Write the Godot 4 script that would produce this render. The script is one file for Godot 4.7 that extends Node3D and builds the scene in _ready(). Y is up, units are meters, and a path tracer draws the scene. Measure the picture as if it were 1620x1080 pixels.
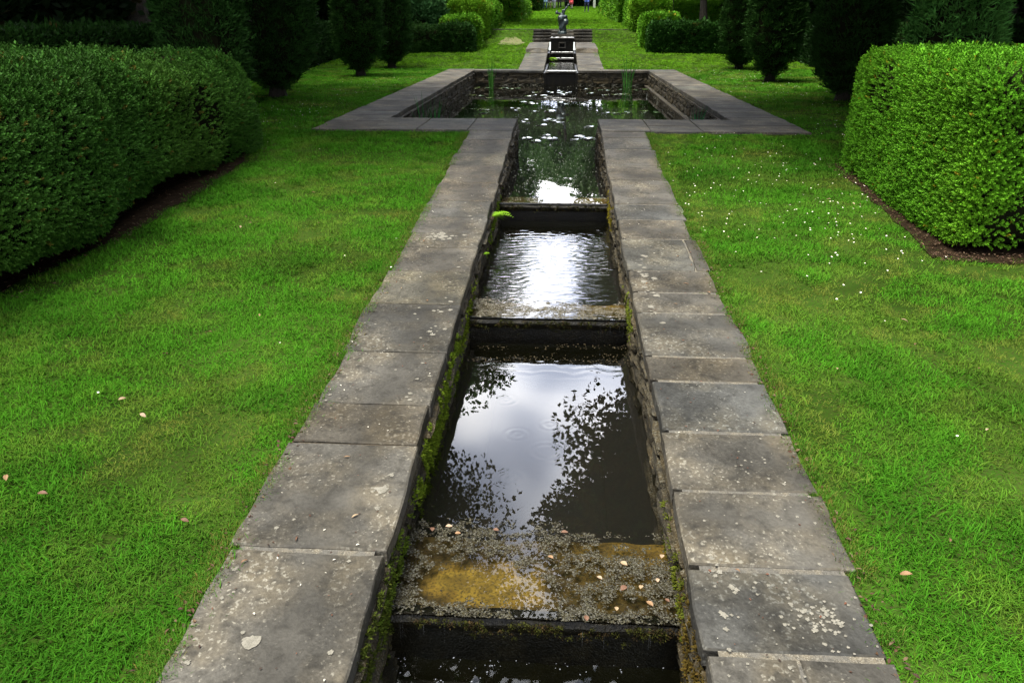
extends Node3D

# ------------------------------------------------------------------ helpers
class MB:
	var v := PackedVector3Array()
	var n := PackedVector3Array()
	var c := PackedColorArray()
	func tri(a: Vector3, b: Vector3, d: Vector3, col := Color.WHITE) -> void:
		var nn := (d - a).cross(b - a).normalized()
		v.append(a); v.append(b); v.append(d)
		n.append(nn); n.append(nn); n.append(nn)
		c.append(col); c.append(col); c.append(col)
	func quad(a: Vector3, b: Vector3, d: Vector3, e: Vector3, col := Color.WHITE) -> void:
		tri(a, b, d, col)
		tri(a, d, e, col)
	func box(lo: Vector3, hi: Vector3, col := Color.WHITE) -> void:
		var p := []
		for k in 8:
			p.append(Vector3(hi.x if k & 1 else lo.x, hi.y if k & 2 else lo.y, hi.z if k & 4 else lo.z))
		quad(p[2], p[6], p[7], p[3], col)
		quad(p[0], p[1], p[5], p[4], col)
		quad(p[4], p[5], p[7], p[6], col)
		quad(p[1], p[0], p[2], p[3], col)
		quad(p[0], p[4], p[6], p[2], col)
		quad(p[5], p[1], p[3], p[7], col)
	func tube(pts: Array, rad: Array, sides: int, col := Color.WHITE) -> void:
		var prev := []
		for k in pts.size():
			var d: Vector3 = (pts[min(k + 1, pts.size() - 1)] - pts[max(k - 1, 0)]).normalized()
			var s := d.cross(Vector3(0.31, 0.2, 0.93)).normalized()
			var t := s.cross(d)
			var ring := []
			for j in sides:
				var a := TAU * j / sides
				ring.append(pts[k] + (s * cos(a) + t * sin(a)) * rad[k])
			if k > 0:
				for j in sides:
					var j2 := (j + 1) % sides
					quad(prev[j], ring[j], ring[j2], prev[j2], col)
			prev = ring
	func mesh() -> ArrayMesh:
		var a := []
		a.resize(Mesh.ARRAY_MAX)
		a[Mesh.ARRAY_VERTEX] = v
		a[Mesh.ARRAY_NORMAL] = n
		a[Mesh.ARRAY_COLOR] = c
		var m := ArrayMesh.new()
		m.add_surface_from_arrays(Mesh.PRIMITIVE_TRIANGLES, a)
		return m

var rng := RandomNumberGenerator.new()
var nz := FastNoiseLite.new()
var M := {}
var names := {}

func numbered(s: String) -> String:
	names[s] = names.get(s, -1) + 1
	return s if names[s] == 0 else "%s_%03d" % [s, names[s]]

func rf(a: float, b: float) -> float:
	return rng.randf_range(a, b)

func sstep(a: float, b: float, x: float) -> float:
	var t := clampf((x - a) / (b - a), 0, 1)
	return t * t * (3 - 2 * t)

func lin(r: float, g: float, b: float) -> Color:
	return Color(r, g, b).linear_to_srgb()

func obj(called: String, mesh: Mesh, mat: Material, parent: Node = self, kind := "") -> MeshInstance3D:
	var o := MeshInstance3D.new()
	o.name = numbered(called) if parent == self else called
	o.mesh = mesh
	o.material_override = mat
	parent.add_child(o, true)
	if kind:
		o.set_meta("kind", kind)
	return o

func multi(called: String, mesh: Mesh, mat: Material, xf: Array, cols: Array, parent: Node = self) -> MultiMeshInstance3D:
	var mm := MultiMesh.new()
	mm.transform_format = MultiMesh.TRANSFORM_3D
	mm.use_colors = true
	mm.mesh = mesh
	mm.instance_count = xf.size()
	for k in xf.size():
		mm.set_instance_transform(k, xf[k])
		mm.set_instance_color(k, cols[k])
	var o := MultiMeshInstance3D.new()
	o.name = numbered(called) if parent == self else called
	o.multimesh = mm
	o.material_override = mat
	o.set_meta("kind", "stuff")
	parent.add_child(o, true)
	return o

func tag(o: Node, label: String, category: String, group := "") -> Node:
	if label: o.set_meta("label", label)
	if category: o.set_meta("category", category)
	if group: o.set_meta("group", group)
	return o

func thing(called: String, label: String, category: String, at := Vector3.ZERO, group := "") -> Node3D:
	var o := Node3D.new()
	o.name = numbered(called)
	add_child(o, true)
	o.position = at
	tag(o, label, category, group)
	return o

func setting(called: String, label := "") -> Node3D:
	var o := Node3D.new()
	o.name = numbered(called)
	o.set_meta("kind", "structure")
	if label: o.set_meta("label", label)
	add_child(o, true)
	return o

# rows of points -> smooth sheet
func sheet(rows: Array, uvs := 1.0) -> ArrayMesh:
	var st := SurfaceTool.new()
	st.begin(Mesh.PRIMITIVE_TRIANGLES)
	st.set_smooth_group(0)
	var w: int = rows[0].size()
	for j in rows.size():
		for i in w:
			var p: Vector3 = rows[j][i]
			var du: Vector3 = rows[j][mini(i + 1, w - 1)] - rows[j][maxi(i - 1, 0)]
			var dv: Vector3 = rows[mini(j + 1, rows.size() - 1)][i] - rows[maxi(j - 1, 0)][i]
			st.set_normal(dv.cross(du).normalized())
			st.set_uv(Vector2(p.x, p.z) * uvs)
			st.add_vertex(p)
	for j in rows.size() - 1:
		for i in w - 1:
			var a := j * w + i
			st.add_index(a); st.add_index(a + 1); st.add_index(a + w)
			st.add_index(a + 1); st.add_index(a + w + 1); st.add_index(a + w)
	return st.commit()

# ------------------------------------------------------------------ ground heights
func cop(z: float) -> float:      # top of the channel coping
	return 0.0 if z < -9.3 else -0.057 * (z + 9.9) * sstep(-9.3, -7.6, z)

func lawn(x: float, z: float) -> float:
	var h := 0.0
	if z > -9.3:
		h = -0.057 * (z + 9.9) * sstep(-9.3, -7.6, z)
	elif z > -21.0:
		h = 0.0
	elif z > -27.3:
		h = 0.45 * (-21.0 - z) / 6.3
	elif z > -28.7:
		h = lerpf(0.45, 0.82, (-27.3 - z) / 1.4)
	elif z > -60.0:
		h = 0.82 + (-28.7 - z) * 0.0250
	else:
		h = 1.6025 + (-60.0 - z) * 0.0350
	if z < -21.0:
		h *= lerpf(1.0, 0.42, sstep(4.0, 7.5, absf(x)))
	if z > -9.9 and absf(x) > 8.0:
		h *= 1.0
	return h - 0.02

# ------------------------------------------------------------------ materials
func std(albedo: Color, rough := 0.9, vert := false) -> StandardMaterial3D:
	var m := StandardMaterial3D.new()
	m.albedo_color = albedo
	m.roughness = rough
	m.vertex_color_use_as_albedo = vert
	return m

func noise_bytes(size: int, freq: float, seed_: int, oct := 4, type := FastNoiseLite.TYPE_SIMPLEX_SMOOTH, gain := 0.5) -> PackedByteArray:
	var f := FastNoiseLite.new()
	f.noise_type = type
	f.seed = seed_
	f.frequency = freq
	f.fractal_octaves = oct
	f.fractal_gain = gain
	return f.get_seamless_image(size, size, false, false, 0.15).get_data()

func stone_texture(size: int, seed_: int, base: Color, warm: Color, pale: Color, dark: Color, pale_cut: float) -> Array:
	var a := noise_bytes(size, 4.0 / size, seed_, 5)
	var b := noise_bytes(size, 18.0 / size, seed_ + 1, 4)
	var d := noise_bytes(size, 70.0 / size, seed_ + 2, 3, FastNoiseLite.TYPE_SIMPLEX, 0.65)
	var e := noise_bytes(size, 44.0 / size, seed_ + 3, 4, FastNoiseLite.TYPE_SIMPLEX, 0.65)
	var out := PackedByteArray()
	out.resize(size * size * 3)
	var hgt := PackedByteArray()
	hgt.resize(size * size)
	for k in size * size:
		var fa := a[k] / 255.0
		var fb := b[k] / 255.0
		var fd := d[k] / 255.0
		var fe := e[k] / 255.0
		var col := base.lerp(warm, clampf((fa - 0.35) * 2.2, 0, 1))
		col = col.lerp(dark, clampf((fb - 0.52) * 2.4, 0, 0.75))
		var g := 0.72 + 0.56 * fd
		col = Color(col.r * g, col.g * g, col.b * g)
		var lich := clampf((fe + (fa - 0.5) * 0.35 - pale_cut) * 9.0, 0, 1)
		if lich > 0.0:
			col = col.lerp(Color(pale.r * (0.8 + 0.4 * fd), pale.g * (0.8 + 0.4 * fd), pale.b * (0.8 + 0.4 * fd)), lich * 0.8)
		if fd > 0.88:
			col = col.lerp(pale, 0.35)
		var s := col.linear_to_srgb()
		out[k * 3] = int(clampf(s.r, 0, 1) * 255)
		out[k * 3 + 1] = int(clampf(s.g, 0, 1) * 255)
		out[k * 3 + 2] = int(clampf(s.b, 0, 1) * 255)
		hgt[k] = int(clampf(0.45 * fd + 0.4 * fb + 0.15 * fe, 0, 1) * 255)
	var t := ImageTexture.create_from_image(Image.create_from_data(size, size, false, Image.FORMAT_RGB8, out))
	var h := ImageTexture.create_from_image(Image.create_from_data(size, size, false, Image.FORMAT_L8, hgt))
	return [t, h]

func blotch_texture(size: int, seed_: int, freq: float, lo: float, hi: float) -> ImageTexture:
	var a := noise_bytes(size, freq / size, seed_, 4)
	var out := PackedByteArray()
	out.resize(size * size)
	for k in size * size:
		out[k] = int(255.0 * lerpf(lo, hi, a[k] / 255.0))
	return ImageTexture.create_from_image(Image.create_from_data(size, size, false, Image.FORMAT_L8, out))

func ramp_texture(size: int, seed_: int, f1: float, f2: float, c0: Color, c1: Color, c2: Color) -> ImageTexture:
	var a := noise_bytes(size, f1 / size, seed_, 5)
	var b := noise_bytes(size, f2 / size, seed_ + 5, 3, FastNoiseLite.TYPE_SIMPLEX, 0.7)
	var out := PackedByteArray()
	out.resize(size * size * 3)
	for k in size * size:
		var t := clampf((a[k] / 255.0 - 0.25) * 2.0, 0, 1)
		var col := c0.lerp(c1, t).lerp(c2, clampf((b[k] / 255.0 - 0.45) * 2.5, 0, 1))
		var s := col.linear_to_srgb()
		out[k * 3] = int(s.r * 255)
		out[k * 3 + 1] = int(s.g * 255)
		out[k * 3 + 2] = int(s.b * 255)
	return ImageTexture.create_from_image(Image.create_from_data(size, size, false, Image.FORMAT_RGB8, out))

func tri_mat(tex: Texture2D, per_m: float, rough: float, vert := true, bump: Texture2D = null, bump_cm := 0.3) -> StandardMaterial3D:
	var m := std(Color.WHITE, rough, vert)
	m.albedo_texture = tex
	m.uv1_triplanar = true
	m.uv1_world_triplanar = true
	m.uv1_scale = Vector3.ONE * per_m
	m.uv1_triplanar_sharpness = 4.0
	if bump:
		m.heightmap_enabled = true
		m.heightmap_texture = bump
		m.heightmap_scale = bump_cm
	return m

func detail(m: StandardMaterial3D, tex: Texture2D, per_m: float) -> void:
	m.detail_enabled = true
	m.detail_albedo = tex
	m.detail_blend_mode = BaseMaterial3D.BLEND_MODE_MUL
	m.detail_uv_layer = BaseMaterial3D.DETAIL_UV_2
	m.uv2_triplanar = true
	m.uv2_world_triplanar = true
	m.uv2_scale = Vector3.ONE * per_m

func leaf_mat(rough: float, back: float, spec := 0.4) -> StandardMaterial3D:
	var m := std(Color.WHITE, rough, true)
	m.metallic_specular = spec
	m.cull_mode = BaseMaterial3D.CULL_DISABLED
	if back > 0.0:
		m.backlight_enabled = true
		m.backlight = Color(back, back, back)
	return m

func water_mat(col: Color, alpha: float) -> StandardMaterial3D:
	var m := std(Color(col.r, col.g, col.b, alpha), 0.01)
	m.transparency = BaseMaterial3D.TRANSPARENCY_ALPHA
	m.metallic_specular = 0.5
	m.cull_mode = BaseMaterial3D.CULL_DISABLED
	return m

func make_materials() -> void:
	var st := stone_texture(1024, 11, Color(0.104, 0.099, 0.088), Color(0.140, 0.122, 0.090), Color(0.30, 0.285, 0.24), Color(0.050, 0.047, 0.041), 0.715)
	M.flag = tri_mat(st[0], 0.62, 0.72, true, st[1], 0.5)
	detail(M.flag, blotch_texture(512, 41, 5.0, 0.55, 1.0), 0.37)
	var wl := stone_texture(512, 23, Color(0.026, 0.023, 0.018), Color(0.044, 0.034, 0.018), Color(0.12, 0.115, 0.095), Color(0.009, 0.0095, 0.007), 0.69)
	M.wall = tri_mat(wl[0], 1.6, 0.75, true, wl[1], 0.9)
	M.wet = tri_mat(wl[0], 1.3, 0.4, true, wl[1], 0.6)
	M.wet.metallic_specular = 0.3
	M.wet.albedo_color = lin(0.16, 0.16, 0.12)
	M.mortar = tri_mat(st[0], 2.5, 0.9, true, st[1], 0.6)
	var bed := ramp_texture(512, 61, 7.0, 40.0, Color(0.0030, 0.0024, 0.0008), Color(0.008, 0.005, 0.001), Color(0.0018, 0.0016, 0.0006))
	M.bed = tri_mat(bed, 0.9, 0.95, true)
	var ledge := ramp_texture(512, 67, 8.0, 46.0, Color(0.16, 0.105, 0.012), Color(0.30, 0.20, 0.022), Color(0.07, 0.05, 0.010))
	M.ledge = tri_mat(ledge, 1.1, 0.9, true)
	var soil := ramp_texture(512, 71, 9.0, 60.0, Color(0.016, 0.011, 0.007), Color(0.030, 0.020, 0.012), Color(0.008, 0.006, 0.004))
	M.soil = tri_mat(soil, 1.2, 1.0, true)
	var turf := ramp_texture(1024, 81, 12.0, 90.0, Color(0.032, 0.082, 0.009), Color(0.046, 0.096, 0.012), Color(0.048, 0.052, 0.018))
	M.turf = tri_mat(turf, 0.5, 1.0, true)
	M.turf.metallic_specular = 0.05
	M.soil.metallic_specular = 0.1
	M.flag.metallic_specular = 0.32
	M.wall.metallic_specular = 0.3
	detail(M.turf, blotch_texture(512, 43, 6.0, 0.6, 1.0), 0.11)
	M.grass = leaf_mat(0.9, 0.55, 0.08)
	M.box_leaf = leaf_mat(0.55, 0.45, 0.18)
	M.yew = leaf_mat(0.6, 0.25, 0.15)
	M.crown = leaf_mat(0.6, 0.5, 0.3)
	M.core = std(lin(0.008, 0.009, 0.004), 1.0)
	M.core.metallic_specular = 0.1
	var bark := stone_texture(512, 31, Color(0.016, 0.013, 0.009), Color(0.026, 0.020, 0.013), Color(0.045, 0.045, 0.032), Color(0.007, 0.006, 0.004), 0.72)
	M.bark = tri_mat(bark[0], 1.4, 0.95, true, bark[1], 2.0)
	M.water = water_mat(lin(0.0025, 0.0026, 0.0008), 0.40)
	M.vcol = std(Color.WHITE, 0.85, true)
	M.leaf_litter = leaf_mat(0.7, 0.2, 0.3)
	M.flake = leaf_mat(0.45, 0.0, 0.25)
	M.moss = leaf_mat(0.9, 0.3, 0.2)
	M.pad = leaf_mat(0.10, 0.0, 0.9)
	M.bronze = tri_mat(ramp_texture(256, 91, 6.0, 30.0, Color(0.025, 0.037, 0.042), Color(0.07, 0.10, 0.105), Color(0.014, 0.02, 0.025)), 2.0, 0.38, true)
	M.bronze.metallic = 0.35
	M.cloth = std(Color.WHITE, 0.9, true)
	M.foam = std(lin(0.7, 0.72, 0.74), 0.5, false)
	M.lichen = tri_mat(ramp_texture(256, 97, 9.0, 50.0, Color(0.15, 0.143, 0.12), Color(0.21, 0.20, 0.17), Color(0.10, 0.095, 0.08)), 3.0, 0.95, true)

# ------------------------------------------------------------------ sky
func make_sky() -> Sky:
	var w := 512
	var h := 256
	var f := FastNoiseLite.new()
	f.seed = 5
	f.frequency = 2.6
	f.fractal_octaves = 5
	var im := Image.create(w, h, false, Image.FORMAT_RGBF)
	for j in h:
		var el := PI * 0.5 - PI * (j + 0.5) / h
		for i in w:
			var az := TAU * (i + 0.5) / w
			var d := Vector3(sin(az) * cos(el), sin(el), -cos(az) * cos(el))
			if d.y < 0.0:
				im.set_pixel(i, j, Color(0.25, 0.27, 0.25))
				continue
			var q := Vector3(d.x, d.y * 1.6, d.z) / (0.35 + d.y)
			var n := f.get_noise_3d(q.x, q.y, q.z) * 0.5 + 0.5
			n = sstep(0.34, 0.66, n)
			var ahead := maxf(0.0, d.dot(Vector3(0.03, 0.36, -0.93)))
			var bright := 0.50 + 1.05 * pow(ahead, 26.0)
			var col := Color(0.78, 0.86, 1.08).lerp(Color(1.0, 1.0, 1.02), n)
			var k := bright * lerpf(0.52, 1.18, n)
			im.set_pixel(i, j, Color(col.r * k, col.g * k, col.b * k))
	var pm := PanoramaSkyMaterial.new()
	pm.panorama = ImageTexture.create_from_image(im)
	var s := Sky.new()
	s.sky_material = pm
	return s

# ------------------------------------------------------------------ stone pieces
# flagstone between x0..x1, z0 (near) .. z1 (far); hfun gives the top
func flagstone(x0: float, x1: float, z0: float, z1: float, hfun: Callable, thick: float, jit: Array, dy := 0.0) -> ArrayMesh:
	var out: Array = []
	var seg := 0.075
	var edges := [[Vector2(x0, z1), Vector2(x1, z1), jit[0]], [Vector2(x1, z1), Vector2(x1, z0), jit[1]], [Vector2(x1, z0), Vector2(x0, z0), jit[2]], [Vector2(x0, z0), Vector2(x0, z1), jit[3]]]
	var off := rf(0, 100)
	for e in edges:
		var a: Vector2 = e[0]
		var b: Vector2 = e[1]
		var nn := clampi(int(a.distance_to(b) / seg), 2, 12)
		var perp := (b - a).normalized().orthogonal()
		for k in nn:
			var t := float(k) / nn
			var p := a.lerp(b, t)
			var wob: float = nz.get_noise_2d((p.x + off) * 9.0, p.y * 9.0) * 1.3 + nz.get_noise_2d(p.x * 31.0, (p.y + off) * 31.0) * 0.7
			if k == 0: wob *= 0.3
			p += perp * wob * float(e[2])
			out.append(p)
	var c := Vector2((x0 + x1) / 2, (z0 + z1) / 2)
	var m := MB.new()
	var tilt := Vector2(rf(-0.003, 0.003), rf(-0.003, 0.003))
	var tops := []
	var rims := []
	var lows := []
	for p in out:
		var q: Vector2 = p + (c - p).normalized() * 0.007
		var base: float = hfun.call(q.y) + dy + (q - c).dot(tilt)
		tops.append(Vector3(q.x, base, q.y))
		rims.append(Vector3(p.x, base - 0.006, p.y))
		lows.append(Vector3(p.x, base - thick, p.y))
	var cc := Vector3(c.x, float(hfun.call(c.y)) + dy, c.y)
	var g := rf(0.72, 1.22)
	var warm := rf(-0.08, 0.08)
	var col := Color(g * (1.0 + warm), g, g * (1.0 - warm * 1.4))
	var nn2 := out.size()
	for k in nn2:
		var k2 := (k + 1) % nn2
		m.tri(cc, tops[k], tops[k2], col)
		m.quad(tops[k], rims[k], rims[k2], tops[k2], col)
		m.quad(rims[k], lows[k], lows[k2], rims[k2], col)
	return m.mesh()

func rough_stone(seed_: int) -> ArrayMesh:   # unit stone, centred
	rng.seed = seed_
	var n := [4, 3, 2]
	var m := MB.new()
	var pt := func(i: int, j: int, k: int) -> Vector3:
		var p := Vector3(float(i) / n[0] - 0.5, float(j) / n[1] - 0.5, float(k) / n[2] - 0.5)
		var ed := 0
		if absf(p.x) > 0.49: ed += 1
		if absf(p.y) > 0.49: ed += 1
		if absf(p.z) > 0.49: ed += 1
		var q := p * (1.0 if ed < 2 else 0.93 if ed == 2 else 0.88)
		var o := Vector3(nz.get_noise_3d(p.x * 60 + seed_ * 7, p.y * 60, p.z * 60), nz.get_noise_3d(p.x * 60, p.y * 60 + seed_ * 9, p.z * 60), nz.get_noise_3d(p.x * 60, p.y * 60, p.z * 60 + seed_ * 5))
		return q + o * Vector3(0.06, 0.12, 0.14)
	for s in [0, 1]:
		for i in n[0]:
			for j in n[1]:
				var kk: int = n[2] * s
				var q := [pt.call(i, j, kk), pt.call(i + 1, j, kk), pt.call(i + 1, j + 1, kk), pt.call(i, j + 1, kk)]
				if s: m.quad(q[0], q[1], q[2], q[3])
				else: m.quad(q[0], q[3], q[2], q[1])
		for i in n[0]:
			for k in n[2]:
				var jj: int = n[1] * s
				var q := [pt.call(i, jj, k), pt.call(i + 1, jj, k), pt.call(i + 1, jj, k + 1), pt.call(i, jj, k + 1)]
				if s: m.quad(q[0], q[3], q[2], q[1])
				else: m.quad(q[0], q[1], q[2], q[3])
		for j in n[1]:
			for k in n[2]:
				var ii: int = n[0] * s
				var q := [pt.call(ii, j, k), pt.call(ii, j + 1, k), pt.call(ii, j + 1, k + 1), pt.call(ii, j, k + 1)]
				if s: m.quad(q[0], q[1], q[2], q[3])
				else: m.quad(q[0], q[3], q[2], q[1])
	for k in m.n.size():
		m.n[k] = m.n[k]
	return m.mesh()

var stones := []
var stone_tints := []

# a wall of coursed rubble: runs from a to b (x,z), face towards inward normal nrm
func rubble_wall(called: String, label: String, a: Vector2, b: Vector2, nrm: Vector2, bottom: float, topf: Callable, course: float, slen: float, wet_below: float) -> Node3D:
	var t := thing(called, label, "wall", Vector3((a.x + b.x) / 2, bottom, (a.y + b.y) / 2))
	var length := a.distance_to(b)
	var dir := (b - a) / length
	# core
	var m := MB.new()
	var steps := int(ceil(length / 0.5))
	for k in steps:
		var p := a + dir * length * k / steps - nrm * 0.055
		var q := a + dir * length * (k + 1) / steps - nrm * 0.055
		var hp: float = topf.call(p.y) - 0.062
		var hq: float = topf.call(q.y) - 0.062
		var bk := -nrm * 0.22
		var A := Vector3(p.x, bottom, p.y) - t.position
		var B := Vector3(q.x, bottom, q.y) - t.position
		var C := Vector3(q.x, hq, q.y) - t.position
		var D := Vector3(p.x, hp, p.y) - t.position
		var k3 := Vector3(bk.x, 0, bk.y)
		m.quad(A, B, C, D, Color(0.5, 0.5, 0.5))
		m.quad(D, C, C + k3, D + k3, Color(0.5, 0.5, 0.5))
		m.quad(A + k3, D + k3, C + k3, B + k3, Color(0.5, 0.5, 0.5))
	obj("core", m.mesh(), M.wall, t)
	var y := bottom
	var row := 0
	var made := 0
	var yaw := atan2(-dir.y, dir.x)
	while true:
		var ch := course * rf(0.8, 1.2)
		var s := -rf(0, slen)
		var any := false
		while s < length:
			var ln := slen * rf(0.6, 1.4)
			var s0 := maxf(s, 0.0)
			var s1 := minf(s + ln, length)
			s += ln
			if s1 - s0 < 0.04: continue
			var mid := a + dir * (s0 + s1) / 2
			var top: float = topf.call(mid.y) - 0.062
			if y + 0.02 > top: continue
			var hh := minf(ch, top - y)
			if made >= 295: continue
			any = true
			made += 1
			var dep := 0.13 * rf(0.85, 1.15)
			var bs := Basis(Vector3.UP, yaw) * Basis.from_scale(Vector3(s1 - s0 - 0.004, hh - 0.004, dep))
			var o := MeshInstance3D.new()
			o.name = "stone"
			o.mesh = stones[rng.randi() % stones.size()]
			o.material_override = stone_tints[rng.randi() % 4] if y + hh * 0.5 > wet_below else stone_tints[4 + rng.randi() % 2]
			o.transform = Transform3D(bs, Vector3(mid.x, y + hh / 2, mid.y) - Vector3(nrm.x, 0, nrm.y) * (0.06 + rf(-0.006, 0.01)) - t.position)
			t.add_child(o, true)
		y += ch
		row += 1
		if row > 60 or (not any and row > 1): break
	return t

# ------------------------------------------------------------------ foliage
func sprig(seed_: int, count: int, length: float, lw: float, ll: float) -> ArrayMesh:
	rng.seed = seed_
	var m := MB.new()
	for k in count:
		var t := float(k) / count
		var a := k * 2.4 + rf(-0.4, 0.4)
		var base := Vector3(cos(a) * 0.002, length * t, sin(a) * 0.002)
		var d := (Vector3(cos(a), 0.55 + 0.9 * t, sin(a))).normalized()
		var side := d.cross(Vector3.UP).normalized()
		var nn := side.cross(d)
		var l := ll * rf(0.75, 1.2)
		var w := lw * rf(0.8, 1.2) * 0.5
		var g := rf(0.8, 1.2)
		var col := Color(g * rf(0.9, 1.15), g, g * 0.95)
		var mid := base + d * l * 0.5 + nn * l * 0.1
		var tip := base + d * l
		m.tri(base, mid - side * w, tip, col)
		m.tri(base, tip, mid + side * w, col)
	return m.mesh()

func spray(seed_: int, count: int, r: float, lw: float, ll: float, upb := 0.6) -> ArrayMesh:   # flat-ish random leaf tuft
	rng.seed = seed_
	var m := MB.new()
	for k in count:
		var p := Vector3(rf(-1, 1), rf(0, 1.2), rf(-1, 1)) * r
		var d := (Vector3(rf(-1, 1), rf(-0.2, 1.0) + upb, rf(-1, 1))).normalized()
		var side := d.cross(Vector3(rf(-1, 1), rf(-1, 1), rf(-1, 1))).normalized()
		var l := ll * rf(0.7, 1.3)
		var w := lw * rf(0.7, 1.3) * 0.5
		var g := rf(0.75, 1.25)
		var col := Color(g * rf(0.9, 1.15), g, g * 0.95)
		m.tri(p, p + d * l * 0.5 - side * w, p + d * l, col)
		m.tri(p, p + d * l, p + d * l * 0.5 + side * w, col)
	return m.mesh()

func aim(y: Vector3, scale: float) -> Basis:
	var up := y.normalized()
	var x := up.cross(Vector3(rf(-1, 1), rf(-1, 1), rf(-1, 1))).normalized()
	var z := x.cross(up)
	return Basis(x * scale, up * scale, z * scale)

# clipped hedge: a rounded box, leafy on every face that light reaches
func hedge(called: String, label: String, at: Vector3, half: Vector3, yaw: float, rad: float, per_m2: float, meshes: Array, sc: float, col: Color, amp: float, shaggy := 0.25, mat: Material = null, kindcat := "hedge") -> Node3D:
	var t := thing(called, label, kindcat, at)
	t.rotation.y = yaw
	var inner := half - Vector3.ONE * rad
	var bump := func(p: Vector3) -> float:
		var w := p + at
		return nz.get_noise_3d(w.x * 3.0, w.y * 3.0, w.z * 3.0) * amp + nz.get_noise_3d(w.x * 11.0, w.y * 11.0, w.z * 11.0) * amp * 0.5
	# woody core
	var bm := BoxMesh.new()
	bm.size = half * 2
	bm.subdivide_width = clampi(int(half.x * 8), 4, 40)
	bm.subdivide_height = clampi(int(half.y * 8), 4, 20)
	bm.subdivide_depth = clampi(int(half.z * 8), 4, 40)
	var arr := bm.get_mesh_arrays()
	var vs: PackedVector3Array = arr[Mesh.ARRAY_VERTEX]
	var ns: PackedVector3Array = arr[Mesh.ARRAY_NORMAL]
	for k in vs.size():
		var p := vs[k]
		var q := p.clamp(-inner, inner)
		var d := (p - q).normalized()
		ns[k] = d
		vs[k] = q + d * (rad - 0.045 * sc + float(bump.call(q + d * rad)))
		vs[k].y += half.y
	arr[Mesh.ARRAY_VERTEX] = vs
	arr[Mesh.ARRAY_NORMAL] = ns
	var am := ArrayMesh.new()
	am.add_surface_from_arrays(Mesh.PRIMITIVE_TRIANGLES, arr)
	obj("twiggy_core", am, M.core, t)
	var areas := [half.x * half.z * 4, half.y * half.z * 4, half.y * half.z * 4, half.x * half.y * 4, half.x * half.y * 4]
	var sets := []
	for k in meshes.size(): sets.append([[], []])
	for f in 5:
		for k in int(areas[f] * per_m2):
			var u := rf(-1, 1)
			var v := rf(-1, 1)
			var p: Vector3
			match f:
				0: p = Vector3(u * half.x, half.y, v * half.z)
				1: p = Vector3(half.x, u * half.y, v * half.z)
				2: p = Vector3(-half.x, u * half.y, v * half.z)
				3: p = Vector3(u * half.x, v * half.y, half.z)
				4: p = Vector3(u * half.x, v * half.y, -half.z)
			var q := p.clamp(-inner, inner)
			var d := (p - q).normalized()
			var b: float = bump.call(q + d * rad)
			p = q + d * (rad + b - rf(0.0, 0.06) * sc)
			p.y += half.y
			if p.y < 0.02: continue
			# thin spots and gaps low down
			var w := p + at
			var gap := nz.get_noise_3d(w.x * 5.0 + 40, w.y * 5.0, w.z * 5.0)
			if gap < -0.34 and rng.randf() < 0.75: continue
			var dirv := (d + Vector3(rf(-1, 1), rf(-0.6, 1), rf(-1, 1)) * 0.55 + Vector3.UP * 0.35).normalized()
			var s := sc * rf(0.6, 1.4)
			if rng.randf() < shaggy * 0.06 and d.y > 0.4:
				s *= 1.7
				dirv = (Vector3.UP + Vector3(rf(-1, 1), 0, rf(-1, 1)) * 0.3).normalized()
			var i := rng.randi() % meshes.size()
			sets[i][0].append(Transform3D(aim(dirv, s), p))
			var hue := nz.get_noise_3d(w.x * 2.0, w.y * 2.0 + 90, w.z * 2.0)
			var g := rf(0.6, 1.4) * (1.0 + hue * 0.4)
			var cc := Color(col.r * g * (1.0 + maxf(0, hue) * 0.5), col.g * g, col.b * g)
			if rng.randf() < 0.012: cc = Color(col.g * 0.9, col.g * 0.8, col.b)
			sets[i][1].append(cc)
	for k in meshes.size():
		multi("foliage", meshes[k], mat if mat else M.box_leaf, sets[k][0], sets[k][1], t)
	return t

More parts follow.
